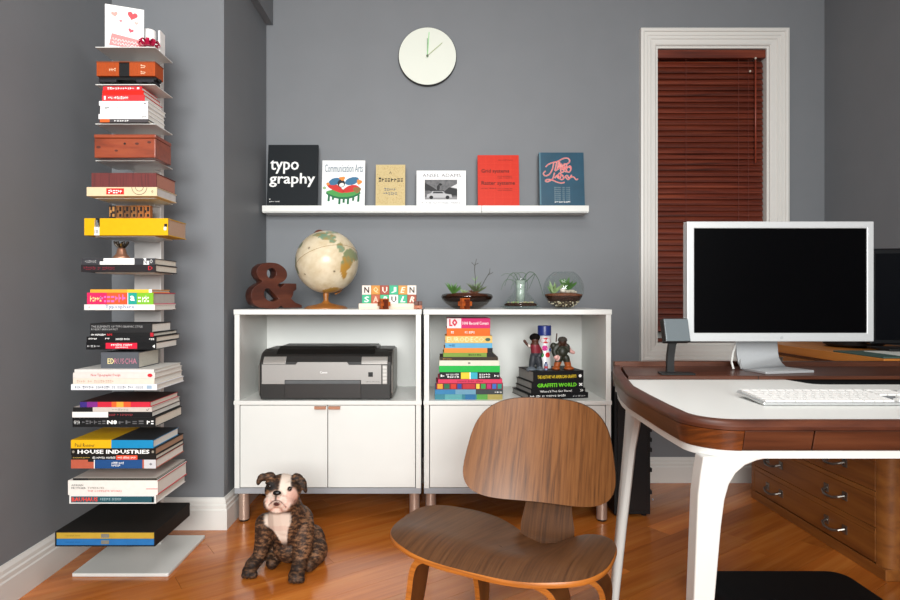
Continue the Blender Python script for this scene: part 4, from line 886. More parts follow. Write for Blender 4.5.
def d_ans(t, a, b, h):
    w = b-a; gr = mat('#707074', 0.6, 0, 0.3, 0)
    text('ANSEL ADAMS', a+w*0.12, a+w*0.90, h*0.83, h*0.92, -0.001, gr, t)
    text('IN THE NATIONAL PARKS', a+w*0.10, a+w*0.88, h*0.145, h*0.195, -0.001, gr, t)
    x0, x1, z0, z1 = a+w*0.165, a+w*0.825, h*0.255, h*0.765; ww, hh = x1-x0, z1-z0
    rect(t, x0, x1, z0, z1, mat('#6a6a6c', 0.6, 0, 0.3, 0.3, 60), y=-0.0005)
    g = lambda c: mat(c, 0.6, 0, 0.3, 0)
    poly(t, [(x0, z0+hh*0.45), (x0, z0+hh*0.85), (x0+ww*0.25, z0+hh*0.62), (x0+ww*0.4, z0+hh*0.45)], g('#303032'), y=-0.0007)
    poly(t, [(x0+ww*0.6, z0+hh*0.4), (x0+ww*0.75, z0+hh*0.62), (x1, z0+hh*0.5), (x1, z0+hh*0.2), (x0+ww*0.7, z0+hh*0.2)], g('#2c2c2e'), y=-0.0007)
    poly(t, [(x0+ww*0.8, z0+hh*0.62), (x1, z0+hh*0.8), (x1, z0+hh*0.55)], g('#d8d8da'), y=-0.0008)
    rect(t, x0, x1, z0, z0+hh*0.12, g('#8c8c8e'), y=-0.0007)
    poly(t, [(x0+ww*0.06, z0+hh*0.1), (x0+ww*0.08, z0+hh*0.26), (x0+ww*0.2, z0+hh*0.32), (x0+ww*0.24, z0+hh*0.42), (x0+ww*0.56, z0+hh*0.42), (x0+ww*0.62, z0+hh*0.30), (x0+ww*0.82, z0+hh*0.25), (x0+ww*0.84, z0+hh*0.1)], g('#b8b8ba'), y=-0.0009)
    poly(t, [(x0+ww*0.24, z0+hh*0.31), (x0+ww*0.27, z0+hh*0.40), (x0+ww*0.54, z0+hh*0.40), (x0+ww*0.58, z0+hh*0.31)], g('#3c3c3e'), y=-0.0011)
    for wx in (0.2, 0.7): blob(t, x0+ww*wx, z0+hh*0.11, ww*0.06, hh*0.09, g('#222224'), -0.0012)
    rect(t, x0+ww*0.15, x0+ww*0.6, z0+hh*0.43, z0+hh*0.46, g('#1e1e20'), y=-0.001)
    poly(t, [(x0+ww*0.38, z0+hh*0.46), (x0+ww*0.37, z0+hh*0.66), (x0+ww*0.42, z0+hh*0.76), (x0+ww*0.47, z0+hh*0.66), (x0+ww*0.45, z0+hh*0.46)], g('#28282a'), y=-0.001)
    blob(t, x0+ww*0.48, z0+hh*0.76, ww*0.05, hh*0.06, g('#1a1a1c'), -0.0012)
stand_book('white landscape-format book with a black and white cover photograph on the ledge', 416.5, 466, 170.5, 0.012, mat('#f0f0f0', 0.4, 0, 0.4, 0), d_ans)
def d_red(t, a, b, h):
    w = b-a; k = mat('#3a100c', 0.6, 0, 0.3, 0); ln = mat('#e04a2c', 0.6, 0, 0.3, 0)
    for i in range(1, 5): rect(t, a+w*i*0.2-0.0003, a+w*i*0.2+0.0003, h*0.11, h*0.98, ln, y=-0.0004)
    for i in range(1, 7): rect(t, a+w*0.02, b-w*0.02, h*(0.1+i*0.125), h*(0.1+i*0.125)+0.0006, ln, y=-0.0004)
    text('Grid systems', a+w*0.09, a+w*0.76, h*0.655, h*0.74, -0.001, k, t, 0.01); text('Raster systeme', a+w*0.09, a+w*0.90, h*0.43, h*0.52, -0.001, k, t, 0.01)
    for z_, s_, x_ in ((0.9, '~xxxx xxxxxx xxxxxxx', 0.5), (0.60, '~xxxx xxxxxxxxxx', 0.48), (0.57, '~xxxx xxxxxxxx', 0.48), (0.37, '~xxxx xxxxxxxxx xxx', 0.48), (0.34, '~xxxx xxxxxxxxxxx', 0.48), (0.38, '~xxxx xxxx', 0.09)):
        text(s_, a+w*x_, a+w*(x_+0.35), h*z_, h*(z_+0.015), -0.001, k, t)
stand_book('orange-red book with black lettering and a fine grid on its cover, on the ledge', 478, 519.5, 154.7, 0.016, mat('#cc2a10', 0.5, 0, 0.25, 0.02), d_red)
def d_blue(t, a, b, h):
    w = b-a; rdm = mat('#e2606a', 0.5, 0, 0.3, 0); cr = mat('#f0c8c0', 0.5, 0, 0.3, 0)
    strokes = [[(0.14, 0.74), (0.20, 0.79), (0.30, 0.82), (0.42, 0.84), (0.55, 0.90), (0.66, 0.90), (0.70, 0.84), (0.62, 0.79), (0.55, 0.80)],
               [(0.33, 0.82), (0.30, 0.70), (0.22, 0.60), (0.12, 0.58), (0.08, 0.63), (0.14, 0.67)],
               [(0.44, 0.82), (0.40, 0.68), (0.46, 0.74), (0.50, 0.68), (0.56, 0.76), (0.60, 0.70), (0.66, 0.76), (0.70, 0.72)],
               [(0.34, 0.64), (0.30, 0.52), (0.16, 0.47), (0.12, 0.51), (0.24, 0.53), (0.46, 0.45), (0.56, 0.47)],
               [(0.40, 0.84), (0.36, 0.70), (0.34, 0.66), (0.44, 0.72), (0.47, 0.80), (0.44, 0.86)],
               [(0.50, 0.80), (0.47, 0.66), (0.53, 0.64), (0.58, 0.72), (0.56, 0.79), (0.51, 0.76), (0.56, 0.66), (0.64, 0.66)],
               [(0.62, 0.80), (0.60, 0.68), (0.66, 0.64), (0.72, 0.70), (0.70, 0.77), (0.65, 0.74)],
               [(0.38, 0.60), (0.44, 0.52), (0.50, 0.60), (0.46, 0.65), (0.41, 0.58), (0.50, 0.50), (0.58, 0.58), (0.64, 0.50), (0.72, 0.60)],
               [(0.34, 0.54), (0.42, 0.62), (0.44, 0.54), (0.52, 0.62), (0.54, 0.53), (0.62, 0.61), (0.66, 0.54), (0.76, 0.58), (0.82, 0.51), (0.86, 0.53)]]
    def smooth(p):
        for _ in range(2):
            q = [p[0]]
            for i in range(len(p)-1):
                q += [(p[i][0]*0.75+p[i+1][0]*0.25, p[i][1]*0.75+p[i+1][1]*0.25), (p[i][0]*0.25+p[i+1][0]*0.75, p[i][1]*0.25+p[i+1][1]*0.75)]
            p = q+[p[-1]]
        return p
    for s_ in strokes:
        s2 = [(a+w*x, -0.0005, h*z) for x, z in smooth(s_)]
        MB().tube(s2, 0.0038, 6).build('script_print', cr, t); MB().tube([(p[0], -0.0022, p[2]) for p in s2], 0.0026, 6).build('script_print', rdm, t)
    gy = mat('#8c9ea4', 0.6, 0, 0.3, 0)
    for i in range(8): text('~xxxxx xx xxx', a+w*0.33, a+w*0.68, h*(0.37-i*0.034), h*(0.39-i*0.034), -0.0006, gy, t)
    text('~xxxxxxx', a+w*0.33, a+w*0.68, h*0.115, h*0.14, -0.0006, W, t)
    rect(t, a, a+w*0.035, h*0.08, h, mat('#4c7484', 0.4, 0, 0.4, 0), y=-0.0004)
stand_book('dark blue book with pink and red swirling script on its cover, at the ledge end', 540, 585, 152.3, 0.030, mat('#1d4a60', 0.35, 0, 0.4, 0.1, 14), d_blue)

# ================================================================== ON TOP OF THE CABINETS
# ampersand
am = thing('wooden_ampersand', 'carved dark wood ampersand standing on the cabinet top by the wall return', 'ornament', (0, 0, 0), (0, 0, math.radians(37)))
def zpt(x, y): return (x/10.533+240, y/10.526+255)
def closed_curve(name, loops, ext, m, parent, k, ox, oz):
    cu = bpy.data.curves.new(name, 'CURVE'); cu.dimensions = '2D'; cu.fill_mode = 'BOTH'; cu.extrude = ext; cu.bevel_depth = 0.0012; cu.bevel_resolution = 1
    for lp_ in loops:
        sp = cu.splines.new('BEZIER'); sp.bezier_points.add(len(lp_)-1); sp.use_cyclic_u = True
        for bp_, q in zip(sp.bezier_points, lp_):
            bp_.co = ((q[0]-ox)*k*1.10, (oz-q[1])*k, 0)
            ht_ = 'VECTOR' if len(q) > 2 else 'AUTO'
            bp_.handle_left_type = ht_; bp_.handle_right_type = ht_
    cu.resolution_u = 6
    o = bpy.data.objects.new(name, cu); COL.objects.link(o); bpy.context.view_layer.update()
    me = bpy.data.meshes.new_from_object(o.evaluated_get(bpy.context.evaluated_depsgraph_get()))
    bpy.data.objects.remove(o)
    for v in me.vertices: v.co = Vector((v.co.x, -v.co.z, v.co.y))
    lowest = min(v.co.z for v in me.vertices)
    for v in me.vertices: v.co.z -= lowest
    me.materials.clear(); me.materials.append(m)
    o2 = bpy.data.objects.new(name, me); COL.objects.link(o2); o2.parent = parent
    return o2
V = 1
outer = [(170, 200), (200, 140), (310, 108), (420, 145), (462, 220), (440, 280), (385, 318), (372, 338, V), (398, 372, V), (440, 330, V), (440, 320, V), (556, 320, V), (556, 378, V), (528, 398, V), (520, 440), (500, 478, V), (545, 520, V), (612, 548, V), (612, 571, V), (432, 571, V), (405, 545, V), (370, 571), (250, 571), (160, 545), (118, 460), (135, 380), (195, 325), (222, 306), (190, 265)]
hole1 = [(262, 215), (310, 158), (358, 215), (312, 274)]
hole2 = [(250, 372, V), (282, 366, V), (388, 478, V), (340, 505), (265, 490), (236, 430)]
ky = 2.78; kk_ = ky/F/10.53
am.location = (XP(240+365/10.533, ky), ky-0.01, ZTOP+0.0003)
closed_curve('body', [outer, hole1, hole2], 0.036, M_AMP, am, kk_, 365, 571)

# globe
gy_ = 2.80; gc = P(327, 262, gy_); gr = 31.2/F*gy_
gl = thing('desk_globe', 'antique cream globe on a turned wooden stand on the cabinet top', 'globe', (XP(326, gy_), gy_, ZTOP))
gl_c = gc-Vector(gl.location)
ax = Vector((-0.26, -0.05, 0.96)).normalized()
gm = MB().ell((0, 0, 0), gr, 128, 80)
go = gm.build('sphere', vcol_mat('globe_paint', 0.28, 0.5), gl, smooth=True); go.location = gl_c
eqn = Vector((-0.30, 0.36, 0.88)).normalized()
col = go.data.color_attributes.new('Col', 'FLOAT_COLOR', 'POINT')
base = Vector(lin('#dacdb2')[:3]); dark = Vector(lin('#bfab84')[:3])
def blobs(p, lst):
    b = -9
    for (u, v, ru, rv) in lst: b = max(b, 1-math.sqrt(((p.x-u)/ru)**2+((p.z-v)/rv)**2))
    return b
south = [(0.78, 0.14, 0.16, 0.22), (0.72, -0.06, 0.12, 0.24), (0.64, -0.32, 0.08, 0.26), (0.88, 0.16, 0.12, 0.18)]
north = [(0.10, 0.72, 0.30, 0.09), (-0.10, 0.82, 0.22, 0.08), (0.32, 0.60, 0.12, 0.07), (0.50, 0.46, 0.08, 0.10), (0.60, 0.34, 0.08, 0.10), (0.2, 0.92, 0.2, 0.05)]
west = [(-0.78, 0.52, 0.10, 0.12), (-0.92, 0.0, 0.06, 0.2), (-0.86, -0.3, 0.06, 0.1)]
antar = [(0.20, -0.93, 0.28, 0.06), (0.36, -0.87, 0.2, 0.05)]
for i, v in enumerate(go.data.vertices):
    p = v.co/gr; nz = noise.fractal(p*3.1, 0.6, 2.0, 5); n2 = noise.noise(p*9)
    c = base.lerp(dark, max(0, min(1, 0.25+0.5*nz)))
    if p.y < 0.25:
        wv = 0.35*nz+0.12*n2
        if blobs(p, south) + wv*0.9 > 0.08:
            g = min(1, max(0, 0.5+(p.z-0.0)*3+n2)); c = Vector(lin('#b08438')[:3]).lerp(Vector(lin('#6f8a6c')[:3]), g*0.8)
        if blobs(p, north) + wv*1.0 > 0.08:
            c = Vector(lin('#6f937c')[:3]).lerp(Vector(lin('#a48c56')[:3]), min(1, max(0, 0.4+n2)))
        if blobs(p, west) + wv > 0.1: c = Vector(lin('#7c8468')[:3])
        if blobs(p, antar) + wv > 0.1: c = Vector(lin('#b08a44')[:3])
    else:
        if nz > 0.12: c = Vector(lin('#9c8a50')[:3])
    col.data[i].color = (c.x, c.y, c.z, 1)
# equator band and markings
q = eqn.orthogonal().normalized(); q2 = eqn.cross(q)
MB().tube([q*math.cos(a)*gr*1.001+q2*math.sin(a)*gr*1.001+eqn*gr*0.02 for a in [2*math.pi*i/72 for i in range(73)]], 0.0011, 5).build('equator_line', mat('#8a6a3c', 0.5), go)
for u_, v_ in ((-0.40, 0.38), (0.38, -0.34), (-0.55, -0.42)):
    yv = -math.sqrt(max(0, 1-u_*u_-v_*v_)); pv = Vector((u_, yv, v_))*gr*1.001
    mk_ = MB(); t1 = Vector((1, 0, 0)); t1 = (t1-pv.normalized()*t1.dot(pv.normalized())).normalized(); t2 = pv.normalized().cross(t1)
    s_ = 0.007 if u_ > -0.5 else 0.004
    for k in range(4):
        d = t1*math.cos(k*math.pi/4)+t2*math.sin(k*math.pi/4); mk_.tube([pv-d*s_, pv+d*s_], 0.0006, 4)
    mk_.build('compass_mark', mat('#4a3a28', 0.6), go)
MB().lathe([(0.018, -0.002), (0.020, 0.002), (0.014, 0.006), (0.004, 0.009)], (0, 0, 0), 16, Matrix.Translation(gl_c+ax*gr*1.0) @ Vector((0, 0, 1)).rotation_difference(ax).to_matrix().to_4x4()).build('pole_cap', mat('#6a3018', 0.4), gl, auto=50)
pts = []
for i in range(15):
    a = math.radians(14+i*8.0)+math.pi
    side = Vector((0.30, 0.80, 0.0)); side = (side-ax*side.dot(ax)).normalized()
    # arm curls from under the globe up behind it
    d = ax*math.cos(a)+side*math.sin(math.pi-a)*-1 if False else (-ax)*math.cos(math.radians(i*8.6))+side*math.sin(math.radians(i*8.6))
    pts.append(gl_c+d*(gr+0.008))
MB().strip(pts, tuple(ax.cross(Vector((0.3, 0.8, 0)))), 0.012, 0.006).build('meridian_arm', M_ORANGEWOOD, gl)
zb0 = gl_c.z-gr
MB().lathe([(0.100, 0), (0.100, 0.004), (0.085, 0.012), (0.050, 0.019), (0.024, 0.026), (0.014, 0.034), (0.011, 0.042), (0.014, zb0-0.004), (0.011, zb0+0.006)], (0, 0, 0), 36).build('stand', M_ORANGEWOOD, gl, auto=60)

# letter blocks
by = 2.70; bz0 = ZTOP
rk = thing('block_rack', 'pale wooden rack holding two rows of letter blocks on the cabinet top', 'rack', (XP(359, by), by, bz0))
rw = 58/F*by; rh = 5.6/F*by
MB().box(0, rw, -0.012, 0.040, 0, rh*0.35).build('base', mat('#e2cdb8', 0.5, 0, 0.4, 0.04), rk, 0.001)
MB().box(0, rw, -0.012, -0.005, rh*0.35, rh).build('front_rail', mat('#e6d3c0', 0.5, 0, 0.4, 0.04), rk, 0.001)
MB().box(0, rw, 0.036, 0.040, rh*0.35, rh).build('back_rail', mat('#dcc6ae', 0.5, 0, 0.4, 0.04), rk, 0.001)
rows_ = [('NQUJEN', ['#e8d8cc', '#c88428', '#9c3c22', '#22a87c', '#c88a34', '#ecdfd2'], ['#3a2a28', '#f0c890', '#f0e4d4', '#d8f0e0', '#f4e4cc', '#4a4440'], 4.55),
         ('SABULR', ['#2aa87a', '#b0522c', '#3ab07c', '#f0ece4', '#2cac80', '#9c4426'], ['#d8f0e0', '#e8c0a8', '#f0f0e8', '#141414', '#f4f4ec', '#f0e0d0'], 14)]
sq = 9.05/F*by
tops = (ZP(285.3, by), ZP(294.7, by))
for r, (letters, bc_, tc_, _) in enumerate(rows_):
    for i in range(6):
        z1 = tops[r]; z0 = z1-9.3/F*by
        if r == 1: z0 = bz0+rh*0.35
        hh = (z1-z0)-0.0004
        t = thing('letter_block', 'small %s alphabet block with %sletter %s in the pale rack' % ({'e': 'white', 'f': 'white'}.get(bc_[i][1], {'#c8': 'ochre', '#9c': 'rust red', '#22': 'green', '#2a': 'green', '#b0': 'rust red', '#3a': 'green', '#2c': 'green'}.get(bc_[i][:3], 'coloured')), ('a pink and black ' if (r, i) == (0, 0) else ''), letters[i]), 'letter block', (XP(362, by)+i*sq, by, z0), 0, 'alphabet blocks in the rack')
        MB().box(0.0003, sq-0.0003, 0, 0.034, 0, hh).build('cube', mat(bc_[i], 0.5, 0, 0.4, 0.03), t, 0.001)
        vis0 = hh-9.3/F*by
        text(letters[i], sq*0.24, sq*0.80, vis0+0.2*sq, vis0+0.85*sq, -0.0005, mat(tc_[i], 0.6, 0, 0.3, 0), t, 0.025, res=1, shear=(0.3 if (r, i) in ((0, 4), (1, 2), (1, 4), (1, 5)) else 0))
# little burr puzzles
def burr(label, px, py_bottom, Y, s):
    t = thing('burr_puzzle', label, 'puzzle', (XP(px, Y), Y, ZTOP+0.0005), (0, 0, 0.5), 'interlocking wooden puzzles')
    b = s/2; m = wood('burr_%d' % px, ['#7a2e12', '#a8501f', '#b8622c'], (20, 20, 60), (0, 0, 0), 0.5, spec=0.2); md = mat('#5e2410', 0.5, 0, 0.2, 0.1)
    k = s*0.20
    for j in (-1, 1):
        MB().box(-b, b, j*k*1.02-k*0.98+0, j*k*1.02+k*0.98, b-k, b+k).build('stick', m, t, 0.0006)
        MB().box(-k, k, -b, b, b+j*k*1.02-k*0.98, b+j*k*1.02+k*0.98).build('stick', md, t, 0.0006)
        MB().box(j*k*1.02-k*0.98, j*k*1.02+k*0.98, -k, k, 0, s).build('stick', m, t, 0.0006)
    return t
burr('round notched wooden puzzle in front of the letter block rack', 384, 308, 2.635, 0.047)
burr('notched reddish wooden puzzle in front of the dark glass planter', 465, 309, 2.62, 0.049)
cu_ = thing('cube_puzzle', 'brown wooden cube puzzle at the end of the letter block rack', 'puzzle', (XP(418, 2.68), 2.68, ZTOP), (0, 0, 0.1))
cs = 0.036
for i in range(2):
    for j in range(2):
        for k in range(2):
            MB().box(-cs/2+i*cs/2+0.0006, -cs/2+(i+1)*cs/2-0.0006, -cs/2+j*cs/2+0.0006, -cs/2+(j+1)*cs/2-0.0006, k*cs/2+0.0002, (k+1)*cs/2-0.0006).build('block', mat('#5a2a18' if k else '#a4572f', 0.45, 0, 0.4, 0.1, 80), cu_, 0.001)
MB().prism([(-0.008, 0.006), (0.0, 0.016), (0.010, 0.006)], -cs/2-0.004, -cs/2+0.001, 'y').build('wedge', mat('#b86a42', 0.45), cu_)

# ------------------------------------------------ terrariums
M_SOIL = mat('#3a2218', 0.95, 0, 0.1, 0.5, 120); M_REDSOIL = mat('#7a4a36', 0.95, 0, 0.1, 0.4, 160); M_PEB = mat('#a89a84', 0.8, 0, 0.3, 0.2)
def leaf(mb, base, tip, wd, bend=0.0, th=0.0012):
    base, tip = Vector(base), Vector(tip); d = tip-base; side = d.cross(Vector((0, 1, 0.2)))
    side = side.normalized() if side.length > 1e-6 else Vector((1, 0, 0))
    up = side.cross(d).normalized(); mid = base+d*0.5+up*bend
    mb.strip([base, base*0.6+mid*0.4+up*bend*0.3, mid, mid*0.4+tip*0.6+up*bend*0.2, tip], tuple(side), [wd*0.5, wd, wd*0.9, wd*0.5, wd*0.06], [th, th, th, th, th*0.5])
def rosette(parent, c, n, L, wd, m, up=0.8, seed=1, nm='leaf'):
    r = random.Random(seed)
    for i in range(n):
        a = i*2.4; e = up*(0.45+0.55*((i*0.618) % 1)); ll = L*r.uniform(0.75, 1.05)
        d = Vector((math.cos(a)*math.cos(e*1.5), math.sin(a)*math.cos(e*1.5), math.sin(e*1.5)))
        q = MB(); leaf(q, c, Vector(c)+d*ll, wd, 0.002); q.build(nm, m, parent)
M_G1 = mat('#4f7a3a', 0.5, 0, 0.4, 0.2); M_G2 = mat('#6f8f58', 0.5, 0, 0.4, 0.2); M_G3 = mat('#39553a', 0.5, 0, 0.4, 0.2); M_PALE = mat('#8fa873', 0.5, 0, 0.4, 0.2); M_TW = mat('#3c3a2e', 0.7)
ty = 2.78
# low dark glass dish
t1 = thing('succulent_dish', 'wide low glass dish of soil planted with spiky succulents', 'planter', (XP(467, ty), ty, ZTOP))
MB().lathe([(0.05, 0.0), (0.066, 0.004), (0.092, 0.020), (0.115, 0.042), (0.121, 0.056), (0.116, 0.066), (0.100, 0.071)], (0, 0, 0), 40).build('glass_dish', glass('smoke_glass', '#c4beb8'), t1, smooth=True)
MB().lathe([(0.0, 0.030), (0.100, 0.034), (0.112, 0.046), (0.114, 0.058), (0.0, 0.064)], (0, 0, 0), 36).build('soil', M_SOIL, t1, smooth=True)
MB().lathe([(0.100, 0.058), (0.092, 0.068), (0.05, 0.074), (0.0, 0.076)], (0, 0, 0), 36).build('topsoil', M_REDSOIL, t1, smooth=True)
u1 = ty/F
rosette(t1, ((453-467)*u1, -0.01, 0.070), 24, 0.062, 0.008, M_G1, 0.85, 1)
rosette(t1, ((464-467)*u1, 0.02, 0.072), 8, 0.028, 0.006, M_PALE, 0.7, 2)
rosette(t1, ((476-467)*u1, 0.0, 0.072), 30, 0.066, 0.005, mat('#5c6a48', 0.6, 0, 0.3, 0.2), 0.75, 3)
rosette(t1, ((473-467)*u1, -0.01, 0.072), 10, 0.036, 0.006, mat('#6e4a34', 0.6), 0.45, 4)
def twig(pts, rad, parent, m=M_TW): MB().tube(pts, rad, 5).build('stem', m, parent)
def U(px, py, dy=0.0): return ((px-467)*u1, dy, ZP(py, ty)-ZTOP)
twig([U(475, 291), U(475.5, 280), U(474.5, 270), U(475, 264)], 0.0014, t1); twig([U(475, 266), U(471.5, 262.5)], 0.0011, t1); twig([U(475, 265), U(478.5, 263)], 0.0011, t1); twig([U(475.3, 264), U(476.5, 259)], 0.0011, t1)
twig([U(480, 290), U(485, 280), U(490, 272)], 0.0014, t1); twig([U(488, 275), U(493, 272.5)], 0.0012, t1); twig([U(489.5, 273), U(490, 268.5)], 0.0012, t1)
for pxx, pyy in ((472, 277), (478, 276), (474, 283), (479, 282), (483, 285), (472, 288)):
    q = MB(); leaf(q, U(475.5, pyy+4), U(pxx, pyy), 0.004, 0.001); q.build('leaf', M_G2, t1)
# air plant under a glass flask on a plate
t2 = thing('air_plant_vase', 'clear glass flask with a trailing air plant standing in a glass plate', 'planter', (XP(520.5, ty), ty, ZTOP))
def U2(px, py, dy=0.0): return ((px-520.5)*u1, dy, ZP(py, ty)-ZTOP)
MB().lathe([(0.070, 0.001), (0.085, 0.004), (0.094, 0.010), (0.094, 0.013), (0.080, 0.010)], (0, 0, 0), 40).build('plate', glass('plate_glass', '#ecf3f0'), t2, smooth=True)
MB().lathe([(0.078, 0.014), (0.080, 0.024), (0.070, 0.036), (0.050, 0.058), (0.030, 0.080), (0.0255, 0.100), (0.0255, 0.135), (0.028, 0.140)], (0, 0, 0), 40).build('flask', glass('flask_glass', '#f6faf8'), t2, smooth=True)
MB().lathe([(0.074, 0.013), (0.076, 0.020), (0.066, 0.026), (0.0, 0.028)], (0, 0, 0), 36).build('gravel_bed', M_SOIL, t2, smooth=True)
MB().lathe([(0.020, 0.026), (0.0195, 0.07), (0.021, 0.132)], (0, 0, 0), 20).build('inner_tube', mat('#a6b2aa', 0.12, 0, 0.6, 0.25, 90), t2, smooth=True)
rr2 = random.Random(4)
pb = []
for i in range(40):
    a = rr2.uniform(0, 6.28); r = 0.064*math.sqrt(rr2.random()); s_ = rr2.uniform(0.003, 0.006)
    MB().ell((r*math.cos(a), r*math.sin(a), 0.028+s_*0.4), (s_, s_, s_*0.8), 6, 4).build('pebble', (M_PEB, M_PALE, mat('#c2b58c', 0.7))[i % 3], t2)
arcs = [[(519, 284), (512, 275), (506, 273), (501, 276)], [(519, 284), (516, 274), (512, 272), (507, 279), (505, 286)], [(521, 283), (520, 274), (514, 272), (510, 276)], [(521, 283), (526, 274), (531, 271), (537, 276), (541, 288), (543, 296)], [(522, 284), (527, 276), (524, 272), (517, 273), (512, 279), (515, 288)],
        [(523, 284), (530, 278), (536, 272), (533, 280), (529, 289)], [(519, 284), (508, 278), (503, 283), (501, 290)], [(522, 284), (524, 278), (528, 282), (527, 291)], [(520, 284), (513, 282), (511, 290)]]
for j, a_ in enumerate(arcs):
    pts = [U2(p[0], p[1], 0.012*math.sin(j*1.7)*i/len(a_)) for i, p in enumerate(a_)]
    pts = [Vector(p) for p in pts]; q = [pts[0]]
    for i in range(len(pts)-1): q += [pts[i].lerp(pts[i+1], 0.3), pts[i].lerp(pts[i+1], 0.7)]
    q.append(pts[-1]); n_ = len(q)
    MB().tube(q, [0.0021*(1-0.6*i/(n_-1)) for i in range(n_)], 5).build('air_plant_leaf', M_G3 if j % 2 else mat('#5a6e5c', 0.6), t2)
# round terrarium
t3 = thing('terrarium_bowl', 'round glass fishbowl terrarium with layered soil, pebbles and succulents', 'terrarium', (XP(563.5, ty), ty, ZTOP))
br = 20.0*u1; bcz = ZP(289, ty)-ZTOP
prof = [(br*math.cos(a), bcz+br*math.sin(a)*0.98) for a in [math.radians(-64+i*9.4) for i in range(14)]]
prof = [(0.001, 0.001), (prof[0][0], 0.002)]+prof[1:]+[(br*0.50, bcz+br*0.85)]
MB().lathe(prof, (0, 0, 0), 48).build('glass_bowl', M_GLASS, t3, smooth=True)
def at_r(z): return math.sqrt(max(0, 1-((z-bcz)/(br*0.98))**2))*br*0.965
lay = [0.006, 0.02, 0.034, 0.046]
MB().lathe([(at_r(0.008), 0.006), (at_r(0.02), 0.02), (at_r(0.034), 0.034), (0.0, 0.036)], (0, 0, 0), 36).build('pebble_bed', mat('#4a3c30', 0.9, 0, 0.2, 0.4, 150), t3, smooth=True)
MB().lathe([(0.0, 0.034), (at_r(0.036), 0.035), (at_r(0.05), 0.05), (at_r(0.062), 0.060), (0.0, 0.068)], (0, 0, 0), 36).build('soil', M_SOIL, t3, smooth=True)
MB().lathe([(at_r(0.062), 0.060), (at_r(0.068)*0.99, 0.067), (0.05, 0.073), (0.0, 0.074)], (0, 0, 0), 36).build('topsoil', M_REDSOIL, t3, smooth=True)
for i in range(60):
    a = math.pi+math.pi*rr2.random(); z = rr2.uniform(0.008, 0.036); r = at_r(z)*0.985; s_ = rr2.uniform(0.002, 0.0042)
    MB().ell((r*math.cos(a), r*math.sin(a), z), (s_, s_, s_), 6, 4).build('pebble', (mat('#d8c8a0', 0.7), mat('#b8a888', 0.7), mat('#e4dcc8', 0.7))[i % 3], t3)
for i in range(16):
    s_ = rr2.uniform(0.006, 0.011); a = rr2.uniform(0, 6.28); r = rr2.uniform(0, 0.04)
    MB().ell((0.012+r*math.cos(a), -0.02+0.5*r*math.sin(a), 0.074+s_*0.6), (s_, s_, s_*0.8), 8, 6).build('white_stone', mat('#c9bfb0', 0.8, 0, 0.2, 0.2), t3)
MB().ell((-0.012, -0.045, 0.085), (0.014, 0.010, 0.011), 10, 8).build('shell', mat('#e8e0d4', 0.5), t3, smooth=True)
rosette(t3, (0.016, 0.01, 0.085), 30, 0.064, 0.014, M_G1, 0.9, 5)
rosette(t3, ((553-563.5)*u1, -0.02, 0.074), 6, 0.062, 0.012, M_PALE, 1.0, 6); rosette(t3, ((552-563.5)*u1, 0.0, 0.074), 8, 0.045, 0.010, M_G2, 0.9, 7)

# ================================================================== PRINTER
prx0, prx1, pry = 258, 393.0, 2.607
pr = thing('photo_printer', 'silver and black inkjet printer in the open top of the white cabinet', 'printer', (XP(prx0, pry), pry, ZMID))
pw = (prx1-prx0)/F*pry; u = pry/F; hb = ZP(399.5, pry)
def pz(y): return ZP(y, pry)-ZMID
M_SIL = mat('#a3a19e', 0.38, 0.3, 0.5, 0.02, 200); M_PDK = mat('#262524', 0.4, 0, 0.4, 0.04); M_PGL = mat('#141312', 0.4, 0, 0.25, 0)
zt_, zf_ = pz(346.5)-0.016, pz(363.5)
# body shell: side profile extruded
prof = [(0.012, 0.004), (0.0, 0.02), (0.0, zf_-0.006), (0.004, zf_+0.006), (0.022, zf_+0.029), (0.05, zt_-0.010), (0.09, zt_-0.002), (0.27, zt_-0.002), (0.31, zt_-0.02), (0.31, 0.004)]
MB().prism(prof, 0.006, pw-0.006, 'x').build('body', M_PDK, pr, 0.006, seg=3)
for a, b in ((0, 0.012), (pw-0.012, pw)):
    MB().prism([(p[0]+0.004, p[1] if p[1] > 0.01 else p[1]) for p in [(0.012, 0.012), (0.0, 0.03), (0.0, zf_-0.01), (0.004, zf_-0.004), (0.05, zt_-0.018), (0.09, zt_-0.008), (0.27, zt_-0.008), (0.30, zt_-0.03), (0.30, 0.012)]], a, b, 'x').build('side_cheek', mat('#7c7974', 0.35, 0.4), pr, 0.005, seg=3)
# lid
MB().prism([(0.030, zt_-0.020), (0.060, zt_-0.001), (0.10, zt_+0.010), (0.26, zt_+0.010), (0.28, zt_)], pw*0.12, pw*0.86, 'x').build('lid', M_PGL, pr, 0.004, seg=3)
MB().box(pw*0.80, pw*0.885, 0.12, 0.16, zt_, zt_+0.0115).build('lid_tab', mat('#3c3a38', 0.3), pr, 0.001)
# silver corner pieces on top
for a, b in ((0.022, pw*0.205), (pw*0.765, pw-0.024)):
    MB().prism([(-0.001, zf_-0.004), (-0.001, zf_+0.004), (0.004, zf_+0.012), (0.016, zf_+0.026), (0.022, zf_+0.029), (0.030, zf_+0.010), (0.008, zf_-0.004)], a, b, 'x').build('top_corner', mat('#b4b2ae', 0.3, 0.6, 0.5, 0.01), pr, 0.0015)
